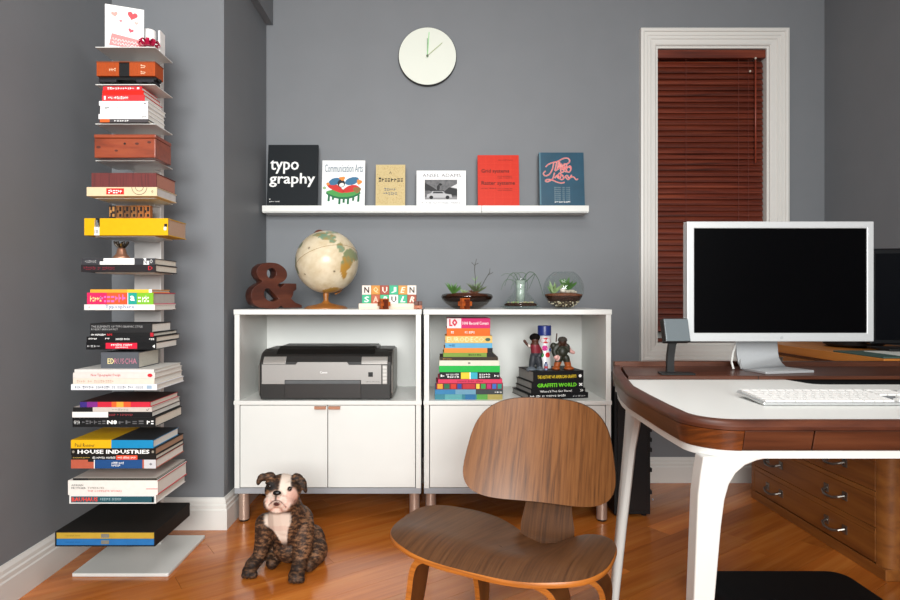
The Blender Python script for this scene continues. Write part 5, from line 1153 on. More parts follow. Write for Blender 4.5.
# front silver panel with raised centre, dark lower part, paper tray
sp = MB().prism([(0.018, pz(384)), (0.018, pz(364.5)), (pw*0.28, pz(364.5)), (pw*0.295, pz(362)), (pw*0.66, pz(362)), (pw*0.675, pz(364.8)), (pw*0.915, pz(364.8)), (pw*0.915, pz(384))], -0.006, 0.001, 'y').build('front_panel', M_SIL, pr, 0.001)
MB().box(0.012, pw-0.012, -0.005, 0.001, 0.004, pz(384.3)).build('lower_panel', M_PDK, pr, 0.002)
trp = MB().box(pw*0.20, pw*0.765, -0.009, -0.004, 0.008, pz(379.8)).build('paper_tray', mat('#2a2827', 0.35), pr, 0.002)
MB().box(pw*0.205, pw*0.76, -0.0105, -0.0085, pz(383.5), pz(380.3)).build('tray_edge', mat('#5a5e60', 0.3), trp, 0.001)
cs_ = MB().box(pw*0.922, pw*0.958, -0.0065, 0.001, pz(384), pz(365.2)).build('control_strip', mat('#a8a6a2', 0.35, 0.4), pr, 0.001)
for i in range(5):
    MB().box(pw*0.925, pw*0.955, -0.009, -0.006, pz(368.6+i*3.6), pz(366.2+i*3.6)).build('button', mat('#c4c2be', 0.35, 0.2), cs_, 0.0008)
MB().box(pw*0.818, pw*0.852, -0.0075, -0.0055, pz(376.6), pz(372)).build('badge', M_BLACK, sp, 0.0006)
text('Canon', pw*0.462, pw*0.515, pz(373.3), pz(371), -0.0068, mat('#f0f0f0', 0.4, 0, 0.4, 0), sp, 0.02)
text('~xxxxx xxxxxxx', pw*0.80, pw*0.90, pz(382), pz(381.1), -0.0068, mat('#4a4846', 0.4, 0, 0.4, 0), sp)
for i in range(4): MB().lathe([(0.012, 0), (0.012, 0.006)], (0.03 if i % 2 else pw-0.03, 0.03 if i < 2 else 0.27, 0), 12).build('foot', M_BLACK, pr)

# ================================================================== RIGHT CABINET: colourful stack
Y1 = 2.612; z = ZMID
A = lambda h: c_(h)
stack = [
 (394.9, 434.8, 502.5, 'thin teal and green patterned book at the bottom of the colourful stack', '#3c7c8a', [('band', 0.15, 0.4, A('#5a9a9c')), ('band', 0.45, 0.6, A('#2f6a98')), ('band', 0.62, 0.78, A('#5a9a48')), ('band', 0.78, 1.0, A('#a89a58'))]),
 (390, 435, 503, 'thin blue book with a dark right spine end near the bottom of the colourful stack', '#3a7ca8', [('band', 0.3, 0.6, A('#6a98b0')), ('band', 0.6, 1.0, A('#3c4244')), ('text', '~xxx', 0.88, 0.98, 0.3, 0.6, W)]),
 (383.8, 436, 503, 'book with a row of many coloured squares along its spine', '#7a1c30', [('band', 0.02, 0.1, A('#d89a30'), 0.1, 0.9), ('band', 0.12, 0.2, A('#2c6a4a'), 0.1, 0.9), ('band', 0.22, 0.3, A('#c83a2c'), 0.1, 0.9), ('band', 0.32, 0.38, A('#2a4a9a'), 0.1, 0.9), ('band', 0.40, 0.58, A('#b8323a'), 0.1, 0.9), ('band', 0.6, 0.65, A('#e0c84a'), 0.1, 0.9), ('band', 0.67, 0.74, A('#3a9a4c'), 0.1, 0.9), ('band', 0.76, 0.82, A('#b82c6a'), 0.1, 0.9), ('band', 0.84, 0.9, A('#3a6ab8'), 0.1, 0.9), ('band', 0.92, 0.98, A('#2a8a7a'), 0.1, 0.9)]),
 (379.8, 438, 502.3, 'thin hot pink book with dark red lettering in the colourful stack', '#d03a5c', [('text', '~xxxxxx xxxx xxxxx', 0.3, 0.7, 0.3, 0.7, mat('#7a1428', 0.6, 0, 0.3, 0))]),
 (372.7, 439.5, 499.8, 'black book with yellow and blue squares in the middle of its spine', '#1e1e20', [('band', 0.355, 0.50, A('#e0c83a'), 0.04, 0.96), ('band', 0.515, 0.63, A('#3aaabf'), 0.04, 0.96), ('band', 0.50, 0.515, W), ('text', '~xxx xxx xxxx', 0.11, 0.32, 0.55, 0.8, W), ('text', '~xxxxx', 0.13, 0.32, 0.2, 0.45, W), ('text', '~xxxxx', 0.66, 0.84, 0.55, 0.8, W), ('text', '~xxxxx', 0.66, 0.84, 0.2, 0.45, W), ('text', '~x', 0.02, 0.08, 0.35, 0.65, W), ('text', '~xx', 0.91, 0.98, 0.35, 0.65, W)]),
 (366.3, 439.2, 500, 'bright green book with plain spine in the colourful stack', '#22b048', []),
 (361, 439.3, 499.2, 'cream white book above the bright green book', '#dedac8', [('text', '~x', 0.48, 0.52, 0.35, 0.65, K)]),
 (357.5, 440, 498, 'thin dark brown book above the cream white book', '#3a3026', [('text', '~xxxxx', 0.05, 0.2, 0.3, 0.6, mat('#b8843a', 0.6, 0, 0.3, 0))]),
 (353.4, 443.2, 493.8, 'olive green book with black spine end in the colourful stack', '#7a9a40', [('band', 0.86, 1.0, K), ('text', '~xxxxxx', 0.5, 0.75, 0.3, 0.7, mat('#2c4418', 0.6, 0, 0.3, 0))]),
 (348.6, 444.2, 492.6, 'plain soft orange book with black spine end in the colourful stack', '#e08a3c', [('band', 0.89, 1.0, K)]),
 (343.6, 445.2, 492.2, 'light blue book with dark lettering in the colourful stack', '#62a8cc', [('text', '~xxxx', 0.08, 0.2, 0.3, 0.7, mat('#1c4a78', 0.6, 0, 0.3, 0), 0.03)]),
 (336.6, 445.3, 492.3, 'pale yellow book with outlined capitals along its spine', '#dcb86c', [('text', 'EURODECO', 0.04, 0.82, 0.18, 0.85, mat('#f4e4b8', 0.6, 0, 0.3, 0)), ('text', '●', 0.85, 0.96, 0.25, 0.75, mat('#3c5a4c', 0.6, 0, 0.3, 0))]),
 (328.8, 446.7, 490, 'bright orange book with small white lettering under the pink book', '#e0661c', [('text', '~xx xxxx', 0.42, 0.64, 0.35, 0.65, W), ('text', '~xx', 0.1, 0.16, 0.35, 0.6, W)]),
 (318.9, 447, 490.2, 'magenta book with white spine lettering on top of the colourful stack', '#c82468', [('band', 0, 0.33, A('#ead6d8')), ('text', 'LO', 0.05, 0.24, 0.2, 0.95, mat('#c83048', 0.6, 0, 0.3, 0), 0.06), ('text', '1000 Record Covers', 0.36, 0.96, 0.35, 0.68, W, 0.01)]),
]
prev = 400.2
for (yt, xa, xb, label, cc, deco) in stack:
    h = (prev-yt)*Y1/F-0.0003; prev = yt
    book(label, XP(xa, Y1), Y1, z, (xb-xa)/F*Y1, 0.19 if yt > 360 else 0.16, h, c_(cc), M_PAGESW, deco); z += h+0.0003
# black graffiti book stack
Yg = 2.635; z = ZMID; GO = 5.5; prev = 399.6
gst = [
 (394, 521.5, 585.5, 'wide thin black book with white lettering under the green lettered black book stack', [('text', '~xxx xxx xx xxxxxxx xxxxx', 0.03, 0.62, 0.45, 0.8, W), ('text', '~xxxxx', 0.74, 0.95, 0.3, 0.55, mat('#b0b0b0', 0.6, 0, 0.3, 0))], 0.21),
 (389.2, 524.5, 582, 'black book with white lettering, second from the bottom of the black cabinet stack', [('text', "Where'd You Get Those?", 0.16, 0.75, 0.3, 0.75, W, 0.01), ('text', '»', 0.9, 0.96, 0.25, 0.75, W)], 0.20),
 (382.3, 525, 580, 'black book with big green capitals along its spine', [('text', 'GRAFFITI WORLD', 0.10, 0.87, 0.25, 0.82, mat('#6ac828', 0.6, 0, 0.3, 0), 0.04), ('text', '×', 0.91, 0.98, 0.3, 0.75, W, 0.03)], 0.20),
 (371.5, 526.5, 580, 'thick black book with yellow capitals under the toy figures', [('text', 'THE HISTORY OF AMERICAN GRAFFITI', 0.08, 0.85, 0.32, 0.62, mat('#e0c02c', 0.6, 0, 0.3, 0), 0.02), ('text', '●', 0.9, 0.96, 0.35, 0.65, W)], 0.19),
]
for yt, xa, xb, label, deco, dp in gst:
    h = (prev-yt)*Yg/F-0.0003; prev = yt
    book(label, XP(xa+GO, Yg), Yg-0.035, z, (xb-xa)/F*Yg, dp, h, c_('#141416'), mat('#8a8884', 0.8), deco, math.radians(12)); z += h+0.0003
zg = z
# spray can
gx = lambda px: XP(px, 2.70)
gz = lambda py: ZP(py, 2.70)-zg
cn = thing('spray_can', 'white spray paint can with a blue cap standing behind the toy figures', 'spray can', (gx(546), 2.74, zg))
cr_ = 0.0315
MB().lathe([(cr_, 0), (cr_, 0.006), (cr_*0.97, 0.008), (cr_*0.97, 0.142), (cr_*0.8, 0.150), (cr_*0.7, 0.154)], (0, 0, 0), 28).build('can_body', mat('#d8d8da', 0.3, 0.1), cn, auto=40)
MB().lathe([(cr_*0.98, 0.150), (cr_*0.98, 0.190), (cr_*0.93, 0.195)], (0, 0, 0), 28).build('cap', mat('#20307a', 0.35), cn, auto=40)
def can_patch(ang0, zc, ra, rz, m, out=1.005, nm='label_print'):
    vs = []
    for i in range(16):
        a = 2*math.pi*i/16; th = ang0+ra*math.cos(a); vs.append((cr_*0.97*out*math.sin(th), -cr_*0.97*out*math.cos(th), zc+rz*math.sin(a)))
    c0 = (cr_*0.985*out*math.sin(ang0), -cr_*0.985*out*math.cos(ang0), zc)
    MB().add(vs+[c0], [(i, (i+1) % 16, 16) for i in range(16)]).build(nm, m, cn)
can_patch(0.0, 0.128, 0.85, 0.013, mat('#c8202c', 0.4, 0, 0.4, 0), 1.01)
text('KRYLON', -0.019, 0.019, 0.122, 0.133, -cr_*1.03, W, cn, 0.01, res=1)
for a_, zz, rr_, cc in ((-0.1, 0.093, 0.45, '#d02c8a'), (0.35, 0.062, 0.42, '#c8242c'), (-0.65, 0.062, 0.42, '#2c8a3a'), (0.85, 0.085, 0.3, '#3a6ab8'), (-0.8, 0.088, 0.25, '#e0b83a')):
    can_patch(a_, zz, rr_, rr_*0.028, mat(cc, 0.4, 0, 0.4, 0), 1.012)

# toy figures: one continuous remeshed body each, clothes and shoes in colour
def remesh_body(name, shapes, voxel, mt, parent, colf, smooth_it=4, loc=None):
    mb = MB()
    for s_ in shapes:
        if s_[0] == 'e':
            M = s_[3] if len(s_) > 3 else None
            if M is not None: mb.ell((0, 0, 0), s_[2], 16, 12, Matrix.Translation(s_[1]) @ M)
            else: mb.ell(s_[1], s_[2], 16, 12)
        else:
            pts, rads = s_[1], s_[2]
            for i in range(len(pts)-1):
                a, b = Vector(pts[i]), Vector(pts[i+1]); n_ = max(2, int((b-a).length/(min(rads[i], rads[i+1])*0.5))+1)
                mb.tube([a.lerp(b, k/n_) for k in range(n_+1)], [rads[i]+(rads[i+1]-rads[i])*k/n_ for k in range(n_+1)], 12)
            for p, r in zip(pts, rads): mb.ell(p, r, 12, 8)
    me = mb.mesh(name); o = bpy.data.objects.new(name, me); COL.objects.link(o)
    rm = o.modifiers.new('r', 'REMESH'); rm.mode = 'VOXEL'; rm.voxel_size = voxel
    sm = o.modifiers.new('s', 'SMOOTH'); sm.factor = 0.5; sm.iterations = smooth_it
    bpy.context.view_layer.update()
    me2 = bpy.data.meshes.new_from_object(o.evaluated_get(bpy.context.evaluated_depsgraph_get()))
    bpy.data.objects.remove(o); me2.name = name
    for p in me2.polygons: p.use_smooth = True
    ca2 = me2.color_attributes.new('Col', 'FLOAT_COLOR', 'POINT')
    nrm = me2.vertex_normals
    for i, v in enumerate(me2.vertices):
        c = colf(v.co, Vector(nrm[i].vector)); ca2.data[i].color = (c[0], c[1], c[2], 1)
    me2.materials.clear(); me2.materials.append(mt)
    o2 = bpy.data.objects.new(name, me2); COL.objects.link(o2)
    if parent: o2.parent = parent
    return o2
M_TOY = vcol_mat('toy_paint', 0.45, 0.4)
LC = lambda h: lin(h)[:3]
fy = 2.675
def fp(px, py, dy, ox): return Vector((XP(px, fy)-ox, dy, ZP(py, fy)-zg))
f1x = XP(534, fy)
fa = thing('toy_figure', 'toy figure with a round afro, red top and one raised arm', 'figurine', (f1x, fy, zg), 0, 'toy figures on the black books')
q = lambda a, b, d=0.0: fp(a, b, d, f1x)
def colA(p, n):
    if p.z < q(0, 366.5).z: return LC('#5c646c')
    if p.z < q(0, 353).z: return LC('#30343a')
    arm = abs(p.x-q(535.5, 0).x) > 0.022
    if p.z < q(0, 344.5).z and not arm: return LC('#7a2430')
    if p.x < q(530, 0).x and p.z < q(0, 340).z: return LC('#d0c4bc') if p.x > q(528, 0).x else LC('#4a2a1e')
    return LC('#4a2a1e')
remesh_body('body', [('e', q(535, 340), (0.017, 0.015, 0.018)), ('c', [q(535, 346), q(535.5, 354)], [0.021, 0.020]), ('c', [q(533.5, 356), q(532.5, 362), q(531.5, 367)], [0.016, 0.016, 0.013]), ('c', [q(537.5, 356), q(539, 362), q(539.5, 367)], [0.016, 0.016, 0.013]),
    ('e', q(531, 369.5, -0.008), (0.024, 0.022, 0.012)), ('e', q(540, 369.5, -0.008), (0.017, 0.022, 0.012)), ('c', [q(532.5, 346.5), q(529, 346), q(526, 343), q(524.5, 341)], [0.009, 0.007, 0.006, 0.007]), ('c', [q(538.5, 347), q(541.5, 352), q(539.5, 356, -0.012)], [0.009, 0.007, 0.007])], 0.0025, M_TOY, fa, colA, 3)
MB().ell(q(535, 337.5, 0.004), (0.024, 0.020, 0.019), 14, 10).build('afro', mat('#120d0b', 0.9, 0, 0.1, 0.3, 200), fa, smooth=True)
f2x = XP(562.5, fy)
fb_ = thing('toy_figure', 'stocky toy figure in a dark cap and coat with orange boots', 'figurine', (f2x, fy, zg), 0, 'toy figures on the black books')
q2_ = lambda a, b, d=0.0: fp(a, b, d, f2x)
def colB(p, n):
    if p.z < q2_(0, 362).z: return LC('#9a4c1c') if p.z > 0.004 else LC('#5a2a12')
    if p.x > q2_(569.5, 0).x and p.z < q2_(0, 347).z: return LC('#c89a94')
    if (p-q2_(556, 357.5, -0.012)).length < 0.014: return LC('#d8a8a0')
    if p.z > q2_(0, 346).z and abs(p.x-q2_(562.5, 0).x) < 0.019: return LC('#3a241a') if p.z < q2_(0, 340).z else LC('#2c2a22')
    return LC('#25281e')
remesh_body('body', [('e', q2_(562.5, 341.5), (0.019, 0.017, 0.019)), ('e', q2_(562.5, 352), (0.024, 0.020, 0.026)), ('c', [q2_(559.5, 358), q2_(557, 365)], [0.016, 0.015]), ('c', [q2_(566, 358), q2_(568, 365)], [0.016, 0.015]), ('e', q2_(555.5, 368.5, -0.008), (0.019, 0.024, 0.012)), ('e', q2_(568.5, 368.5, -0.008), (0.024, 0.024, 0.012)),
    ('c', [q2_(558, 346), q2_(554, 351), q2_(555.5, 357, -0.012)], [0.013, 0.013, 0.011]), ('c', [q2_(567, 346), q2_(570, 351), q2_(573.5, 352.5)], [0.011, 0.009, 0.008]), ('e', q2_(553.5, 346), (0.015, 0.012, 0.016))], 0.0025, M_TOY, fb_, colB, 3)
MB().lathe([(0.0215, 0), (0.0205, 0.010), (0.012, 0.018), (0.002, 0.020)], (0, 0, 0), 16, Matrix.Translation(q2_(562.5, 341))).build('cap', mat('#35302a', 0.8), fb_, smooth=True)
MB().tube([q2_(556.5, 342, 0.008), q2_(557.2, 333.5, 0.008)], 0.003, 6).build('staff', mat('#4a3226', 0.6), fb_)
mc = thing('mini_can', 'tiny blue and red paint can between the two toy figures', 'toy can', (XP(546, 2.655), 2.655, zg))
MB().lathe([(0.008, 0), (0.008, 0.026), (0.005, 0.030)], (0, 0, 0), 14).build('can_body', mat('#7a86a8', 0.35, 0.3), mc, auto=40)
MB().lathe([(0.0083, 0.008), (0.0083, 0.018)], (0, 0, 0), 14).build('label_band', mat('#b02c34', 0.4), mc, auto=40)
MB().lathe([(0.005, 0.029), (0.005, 0.036)], (0, 0, 0), 12).build('cap', mat('#2a3a6a', 0.4), mc, auto=40)
# ================================================================== CHAIR (moulded plywood lounge chair)
chr_ = thing('lounge_chair', 'low moulded walnut plywood chair turned towards the dog, in front of the cabinets', 'chair', (0.078, 1.365, 0), (0, 0, math.radians(-29)))
NA, NR = 72, 14
def seat_xy(a, rho):
    n = 2/3.0
    c, s_ = math.cos(a), math.sin(a)
    x = 0.285*math.copysign(abs(c)**n, c); y = math.copysign(abs(s_)**n, s_)
    y = 0.20+(0.20 if y < 0 else 0.195)*y
    if y > 0.2: x *= 1-0.22*((y-0.2)/0.2)**2
    return rho*x, 0.20+rho*(y-0.20)
def seat_z(x, y):
    fx = abs(x)/0.285
    z = 0.388-0.052*(y/0.4)
    z += (0.002+0.036*max(0, y/0.4)**1.3)*fx**2
    z -= 0.036*max(0, (0.13-y)/0.13)**2.2
    z -= 0.052*math.exp(-((x-0.05)/0.095)**2)*min(1, max(0, (y-0.06)/0.32))
    z -= 0.026*max(0, fx-0.6)**2/0.16*max(0, 1-y/0.3)
    return z
def dish(zf, xyf, th, nrm=None):
    top = [[]]; rings_t, rings_b = [], []
    for k in range(1, NR+1):
        rho = k/NR; rt, rb = [], []
        for i in range(NA):
            x, y = xyf(2*math.pi*i/NA, rho); z = zf(x, y); rt.append((x, y, z)); rb.append((x, y, z-th))
        rings_t.append(rt); rings_b.append(rb)
    return rings_t, rings_b
rt, rb = dish(seat_z, seat_xy, 0.013)
def shell(rings, centre):
    m = MB(); m.loft(rings, True, False); n = len(m.v); m.v.append(centre); m.f += [(n, i, (i+1) % NA) for i in range(NA)]
    return m
s1 = shell(rt, (0, 0.2, seat_z(0, 0.2))); s2 = shell(rb, (0, 0.2, seat_z(0, 0.2)-0.013)); s1.add(s2.v, s2.f)
s1.build('seat', M_CHAIRSEAT, chr_, smooth=True)
edge = [[(p[0]*1.0, p[1], p[2]) for p in rt[-1]], [(0.2*0+p[0]*1.006, 0.2+(p[1]-0.2)*1.008, p[2]-0.003) for p in rt[-1]], [(p[0]*1.006, 0.2+(p[1]-0.2)*1.008, p[2]+0.003) for p in rb[-1]], [(p[0], p[1], p[2]) for p in rb[-1]]]
MB().loft(edge, True, False).build('seat_edge', M_CHAIREDGE, chr_, smooth=True, label='lighter layered plywood edge')
# backrest
BYC, BZC, BHW, BHH = 0.468, 0.534, 0.209, 0.138
BCA, BSA = math.cos(math.radians(11)), math.sin(math.radians(11))
def back_pt(a, rho, off):
    n = 2/3.5; c, s_ = math.cos(a), math.sin(a)
    x = BHW*math.copysign(abs(c)**n, c); z = BHH*math.copysign(abs(s_)**n, s_)
    x *= 1-0.10*(z/BHH)-0.03*(z/BHH)**2
    x *= rho; z *= rho
    y = -0.062*(abs(x)/BHW)**2+0.40*z+0.010*math.sin(z/BHH*1.5)+off
    return (0.014+x*BCA-y*BSA, BYC+x*BSA+y*BCA, BZC+z)
fr, bk = [], []
for k in range(1, NR+1):
    fr.append([back_pt(2*math.pi*i/NA, k/NR, 0) for i in range(NA)]); bk.append([back_pt(2*math.pi*i/NA, k/NR, 0.011) for i in range(NA)])
b1 = shell(fr, back_pt(0, 0, 0)); b2 = shell(bk, back_pt(0, 0, 0.011)); b1.add(b2.v, b2.f); b1.build('backrest', M_CHAIR, chr_, smooth=True)
e0 = fr[-1]; e1 = bk[-1]
def sc2(r, k): return [(0.014+(p[0]-0.014)*k, p[1], BZC+(p[2]-BZC)*k) for p in r]
ed = [e0, [tuple(Vector(p).lerp(Vector(q_), 0.25)) for p, q_ in zip(sc2(e0, 1.006), sc2(e1, 1.006))], [tuple(Vector(p).lerp(Vector(q_), 0.75)) for p, q_ in zip(sc2(e0, 1.006), sc2(e1, 1.006))], e1]
MB().loft(ed, True, False).build('backrest_edge', mat('#4a2c18', 0.4, 0, 0.4, 0.05), chr_, smooth=True)
# bent spine piece
def bez(pts, n=6):
    p = [Vector(a) for a in pts]
    for _ in range(3):
        q_ = [p[0]]
        for i in range(len(p)-1): q_ += [p[i].lerp(p[i+1], 0.25), p[i].lerp(p[i+1], 0.75)]
        p = q_+[p[-1]]
    return p
sp_ = bez([(0.056, 0.10, 0.334), (0.056, 0.20, 0.308), (0.056, 0.335, 0.272), (0.056, 0.396, 0.268), (0.053, 0.412, 0.345), (0.046, 0.452, 0.42), (0.040, 0.494, 0.50), (0.034, 0.532, 0.59)])
n_ = len(sp_)
wl = [0.150-0.026*math.sin(min(1, max(0, (p.z-0.33)/0.1))*math.pi/2) for p in sp_]
MB().strip(sp_, (math.cos(math.radians(14)), math.sin(math.radians(14)), 0), wl, 0.011).build('spine', M_NECK, chr_, auto=40)
# legs: two bent plywood arches
def arch(yt, yf_, spread_t, spread_f, ztop, nm, xo=0.0):
    half = [(0, yt, ztop), (0.08, yt, ztop), (0.155, yt, ztop-0.004), (0.188, yt, ztop-0.03), (spread_t, yt+(yf_-yt)*0.3, ztop-0.12), (spread_f, yf_, 0.0)]
    p = bez(half)
    for s_ in (-1, 1):
        pts = [Vector((xo+s_*v.x, v.y, v.z)) for v in p]
        w_ = [0.088-0.030*min(1, max(0, (0.31-v.z)/0.30)) for v in pts]
        lg_ = MB().strip(pts, (0, 1, 0), w_, 0.016).build('leg', M_CHAIRLEG, chr_, 0.002, auto=40)
        es = MB()
        rings = []
        for i, v in enumerate(pts):
            t_ = (pts[min(i+1, len(pts)-1)]-pts[max(i-1, 0)]).normalized(); sd = Vector((0, 1, 0)); sd = (sd-t_*sd.dot(t_)).normalized(); nn = t_.cross(sd)
            fpt = v-sd*(w_[i]/2+0.0004)
            rings.append([tuple(fpt+nn*0.0075), tuple(fpt-nn*0.0075), tuple(fpt-nn*0.0075+sd*0.002), tuple(fpt+nn*0.0075+sd*0.002)])
        es.loft(rings); es.build('leg_edge', M_CHAIREDGE, lg_)
arch(0.105, 0.075, 0.196, 0.226, 0.330, 'front')
arch(0.360, 0.420, 0.178, 0.200, 0.250, 'rear', 0.045)
MB().lathe([(0.03, 0.322), (0.03, 0.352)], (0, 0.14, 0), 16).build('shock_mount', M_BLACK, chr_)

# ================================================================== DOG
DX, DY = XP(287, 2.14), 2.14
dg = thing('bulldog_puppy', 'brindle and white bulldog puppy sitting on the wooden floor looking at the camera', 'dog', (DX, DY, 0))
def dp(px, py, Y): return Vector((XP(px, Y)-DX, Y-DY, ZP(py, Y)))
def dz_(px, z, Y): return Vector((XP(px, Y)-DX, Y-DY, z))
RY = lambda d: Matrix.Rotation(math.radians(d), 4, 'Y')
shapes = [
    ('e', dp(287, 527, 2.15), (0.066, 0.062, 0.066)), ('e', dp(297, 521, 2.18), (0.060, 0.068, 0.058)), ('e', dp(274, 524, 2.17), (0.040, 0.052, 0.050)),
    ('e', dp(291, 545, 2.18), (0.064, 0.075, 0.058)), ('e', dp(312, 545, 2.24), (0.050, 0.085, 0.072)), ('e', dp(303, 543, 2.27), (0.075, 0.08, 0.075)),
    ('e', dp(276, 549, 2.24), (0.040, 0.07, 0.055)), ('e', dp(318, 551, 2.20), (0.035, 0.06, 0.045)),
    ('c', [dp(283, 498, 2.12), dp(288, 520, 2.15)], [0.054, 0.070]),
    ('e', dp(283, 487, 2.105), (0.054, 0.054, 0.046)), ('e', dp(275, 490, 2.085), (0.036, 0.036, 0.036)), ('e', dp(291, 491, 2.085), (0.036, 0.036, 0.038)),
    ('e', dp(279, 499, 2.06), (0.040, 0.036, 0.028)), ('e', dp(269.5, 503, 2.055), (0.022, 0.026, 0.026)), ('e', dp(287, 504, 2.055), (0.025, 0.027, 0.029)),
    ('e', dp(277, 510, 2.065), (0.026, 0.022, 0.013)), ('e', dp(277, 494, 2.033), (0.015, 0.012, 0.011)),
    ('e', dp(270, 482.5, 2.07), (0.018, 0.012, 0.009)), ('e', dp(290, 484, 2.07), (0.019, 0.012, 0.009)),
    ('e', dp(268, 476.5, 2.11), (0.026, 0.016, 0.015), RY(-20)), ('e', dp(262, 477.5, 2.10), (0.019, 0.012, 0.014), RY(-35)), ('e', dp(258.8, 481, 2.09), (0.009, 0.010, 0.016), RY(12)),
    ('e', dp(298, 478.5, 2.11), (0.024, 0.016, 0.017), RY(35)), ('e', dp(302.5, 483, 2.10), (0.015, 0.013, 0.024), RY(-20)), ('e', dp(305, 488, 2.095), (0.008, 0.010, 0.020), RY(-12)),
    ('c', [dp(266, 524, 2.16), dp(263, 543, 2.155), dp(259, 557, 2.145)], [0.040, 0.031, 0.024]),
    ('c', [dp(259, 557, 2.145), dz_(252, 0.030, 2.115)], [0.025, 0.026]), ('e', dz_(249.5, 0.019, 2.10), (0.026, 0.030, 0.019)),
    ('c', [dp(303, 527, 2.15), dp(303, 546, 2.125), dp(299.5, 562, 2.105)], [0.043, 0.035, 0.027]),
    ('c', [dp(299.5, 562, 2.105), dz_(298, 0.030, 2.08)], [0.027, 0.027]), ('e', dz_(296.5, 0.020, 2.065), (0.029, 0.033, 0.020)),
    ('c', [dp(277, 553, 2.22), dz_(272, 0.022, 2.15)], [0.034, 0.022]), ('c', [dp(315, 555, 2.22), dz_(309, 0.024, 2.13)], [0.040, 0.024]),
]
for cx_, Yc, r0 in ((249.5, 2.10, 0.0085), (296.5, 2.065, 0.0095)):
    for k in (-1.15, -0.4, 0.4, 1.15):
        shapes.append(('e', dz_(cx_+k*5.0, 0.012, Yc-0.026+0.006*abs(k)), (r0, 0.014, 0.012)))
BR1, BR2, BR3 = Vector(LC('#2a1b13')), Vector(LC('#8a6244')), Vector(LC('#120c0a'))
WHT, PNK = Vector(LC('#dccabb')), Vector(LC('#cfa595'))
def sstep(a, b, x): 
    t_ = max(0, min(1, (x-a)/(b-a))); return t_*t_*(3-2*t_)
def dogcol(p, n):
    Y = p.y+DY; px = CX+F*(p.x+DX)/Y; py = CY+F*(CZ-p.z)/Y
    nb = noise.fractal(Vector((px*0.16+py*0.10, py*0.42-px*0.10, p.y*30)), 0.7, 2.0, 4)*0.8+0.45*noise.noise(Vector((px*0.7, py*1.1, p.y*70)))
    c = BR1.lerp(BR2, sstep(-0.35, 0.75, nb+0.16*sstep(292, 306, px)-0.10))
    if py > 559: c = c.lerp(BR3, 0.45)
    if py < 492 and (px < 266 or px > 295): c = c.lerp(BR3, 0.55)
    j = 1.2*noise.noise(Vector((px*0.5, py*0.5, 3)))
    if Y < 2.135 and py < 515:
        # muzzle and cheeks
        d1 = math.hypot((px-278)/13.5, (py-502)/11.5)
        m1 = 1-sstep(0.85, 1.10, d1+0.08*j)
        fc = PNK.lerp(WHT, sstep(-0.5, 0.6, noise.noise(Vector((px*0.35, py*0.35, 1)))+0.3*(py < 500)))
        c = c.lerp(fc, m1)
        d2 = abs(px-285-(487-py)*0.12)/(5.6+0.10*(py-480)); m2 = (1-sstep(0.75, 1.1, d2+0.1*j))*(1 if py < 495 else 0)
        c = c.lerp(WHT, m2)
        d4 = math.hypot((px-292)/6.5, (py-496)/9.0); c = c.lerp(PNK, (1-sstep(0.7, 1.1, d4))*0.9)
        d3 = math.hypot((px-270)/5.8, (py-486)/5.0); c = c.lerp(BR3, 1-sstep(0.7, 1.1, d3))
        d3 = math.hypot((px-289.5)/2.7, (py-489.3)/2.4); c = c.lerp(Vector(LC('#3a2018')), 1-sstep(0.6, 1.2, d3))
        if abs(px-275.8) < 1.3 and 495 < py < 501: c = c.lerp(BR3, 0.8)
        d5 = abs(py-(500.5+((px-276.5)/6.5)**2*3.2)); c = c.lerp(Vector(LC('#54302c')), (1-sstep(0.4, 1.3, d5))*(1 if 268 < px < 286 else 0)*0.85)
        d6 = math.hypot((px-276.5)/3.6, (py-504)/2.4); c = c.lerp(Vector(LC('#4a2622')), 1-sstep(0.7, 1.1, d6))
    if Y < 2.20 and 510 < py < 552:
        tt = sstep(522, 531, py); wv = 14.0*(1-tt)+max(1.0, 9.0-(py-527)*0.38)*tt
        ctr = 277.5*(1-tt)+(279.5+(py-527)*0.30)*tt
        m3 = (1-sstep(0.8, 1.05, abs(px-ctr)/max(1.5, wv)+0.08*j))*sstep(511, 516, py)*(1-sstep(538, 547, py))*sstep(-0.02, 0.25, -n.y)
        c = c.lerp(WHT, m3)
        if 526 < py < 531 and m3 > 0.5: c = c.lerp(PNK, 0.35)
    return c
M_FUR = vcol_mat('short_fur', 0.62, 0.3)
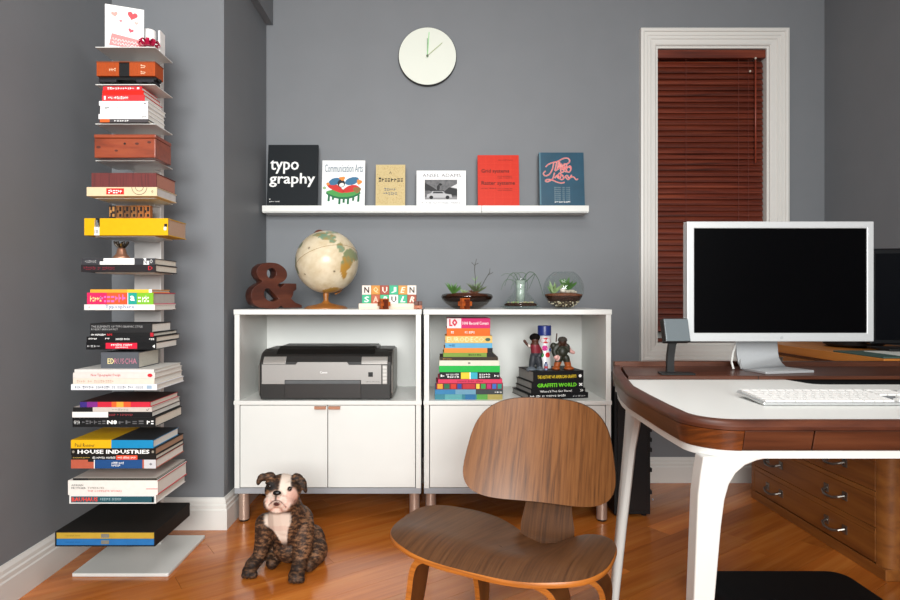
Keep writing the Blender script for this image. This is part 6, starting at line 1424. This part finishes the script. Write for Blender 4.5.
nt = M_FUR.node_tree; bs = nt.nodes['Principled BSDF']; bs.inputs['Sheen Weight'].default_value = 0.0
nz_ = nt.nodes.new('ShaderNodeTexNoise'); nz_.inputs['Scale'].default_value = 420; bp_ = nt.nodes.new('ShaderNodeBump'); bp_.inputs['Strength'].default_value = 0.35; bp_.inputs['Distance'].default_value = 0.002
tc_ = nt.nodes.new('ShaderNodeTexCoord'); nt.links.new(tc_.outputs['Object'], nz_.inputs['Vector']); nt.links.new(nz_.outputs['Fac'], bp_.inputs['Height']); nt.links.new(bp_.outputs[0], bs.inputs['Normal'])
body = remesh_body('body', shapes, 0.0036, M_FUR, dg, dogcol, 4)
from mathutils.bvhtree import BVHTree
bvh = BVHTree.FromPolygons([v.co+Vector((DX, DY, 0)) for v in body.data.vertices], [tuple(p.vertices) for p in body.data.polygons])
def surf(px, py):
    d = P(px, py, 1.0)-Vector((0, 0, CZ)); h = bvh.ray_cast(Vector((0, 0, CZ)), d.normalized())
    return (h[0]-Vector((DX, DY, 0))) if h[0] is not None else dp(px, py, 2.05)
for ex, ey in ((269.6, 486.6), (289.6, 489.2)):
    p0 = surf(ex, ey)
    e = MB().ell(p0+Vector((0, 0.0045, 0)), 0.0078, 14, 10).build('eye', mat('#140a06', 0.06, 0, 0.6, 0), dg, smooth=True)
    rg = [p0+Vector((0.0092*math.cos(a), 0.0035+0.0012*abs(math.cos(a)), 0.0070*math.sin(a))) for a in [2*math.pi*i/16 for i in range(17)]]
    MB().tube(rg, 0.0016, 6).build('eyelid', mat('#1c100c', 0.5), e, smooth=True)
p0 = surf(276.8, 493.2)
nm = MB().ell(p0+Vector((0, 0.002, 0)), (0.0145, 0.009, 0.0085), 16, 10).build('nose', mat('#0c0908', 0.3, 0, 0.5, 0.1, 200), dg, smooth=True)
for s_ in (-1, 1): MB().ell(p0+Vector((s_*0.0055, -0.0062, -0.0005)), (0.0028, 0.0016, 0.0022), 8, 6).build('nostril', mat('#020202', 0.7, 0, 0.2, 0), nm, smooth=True)
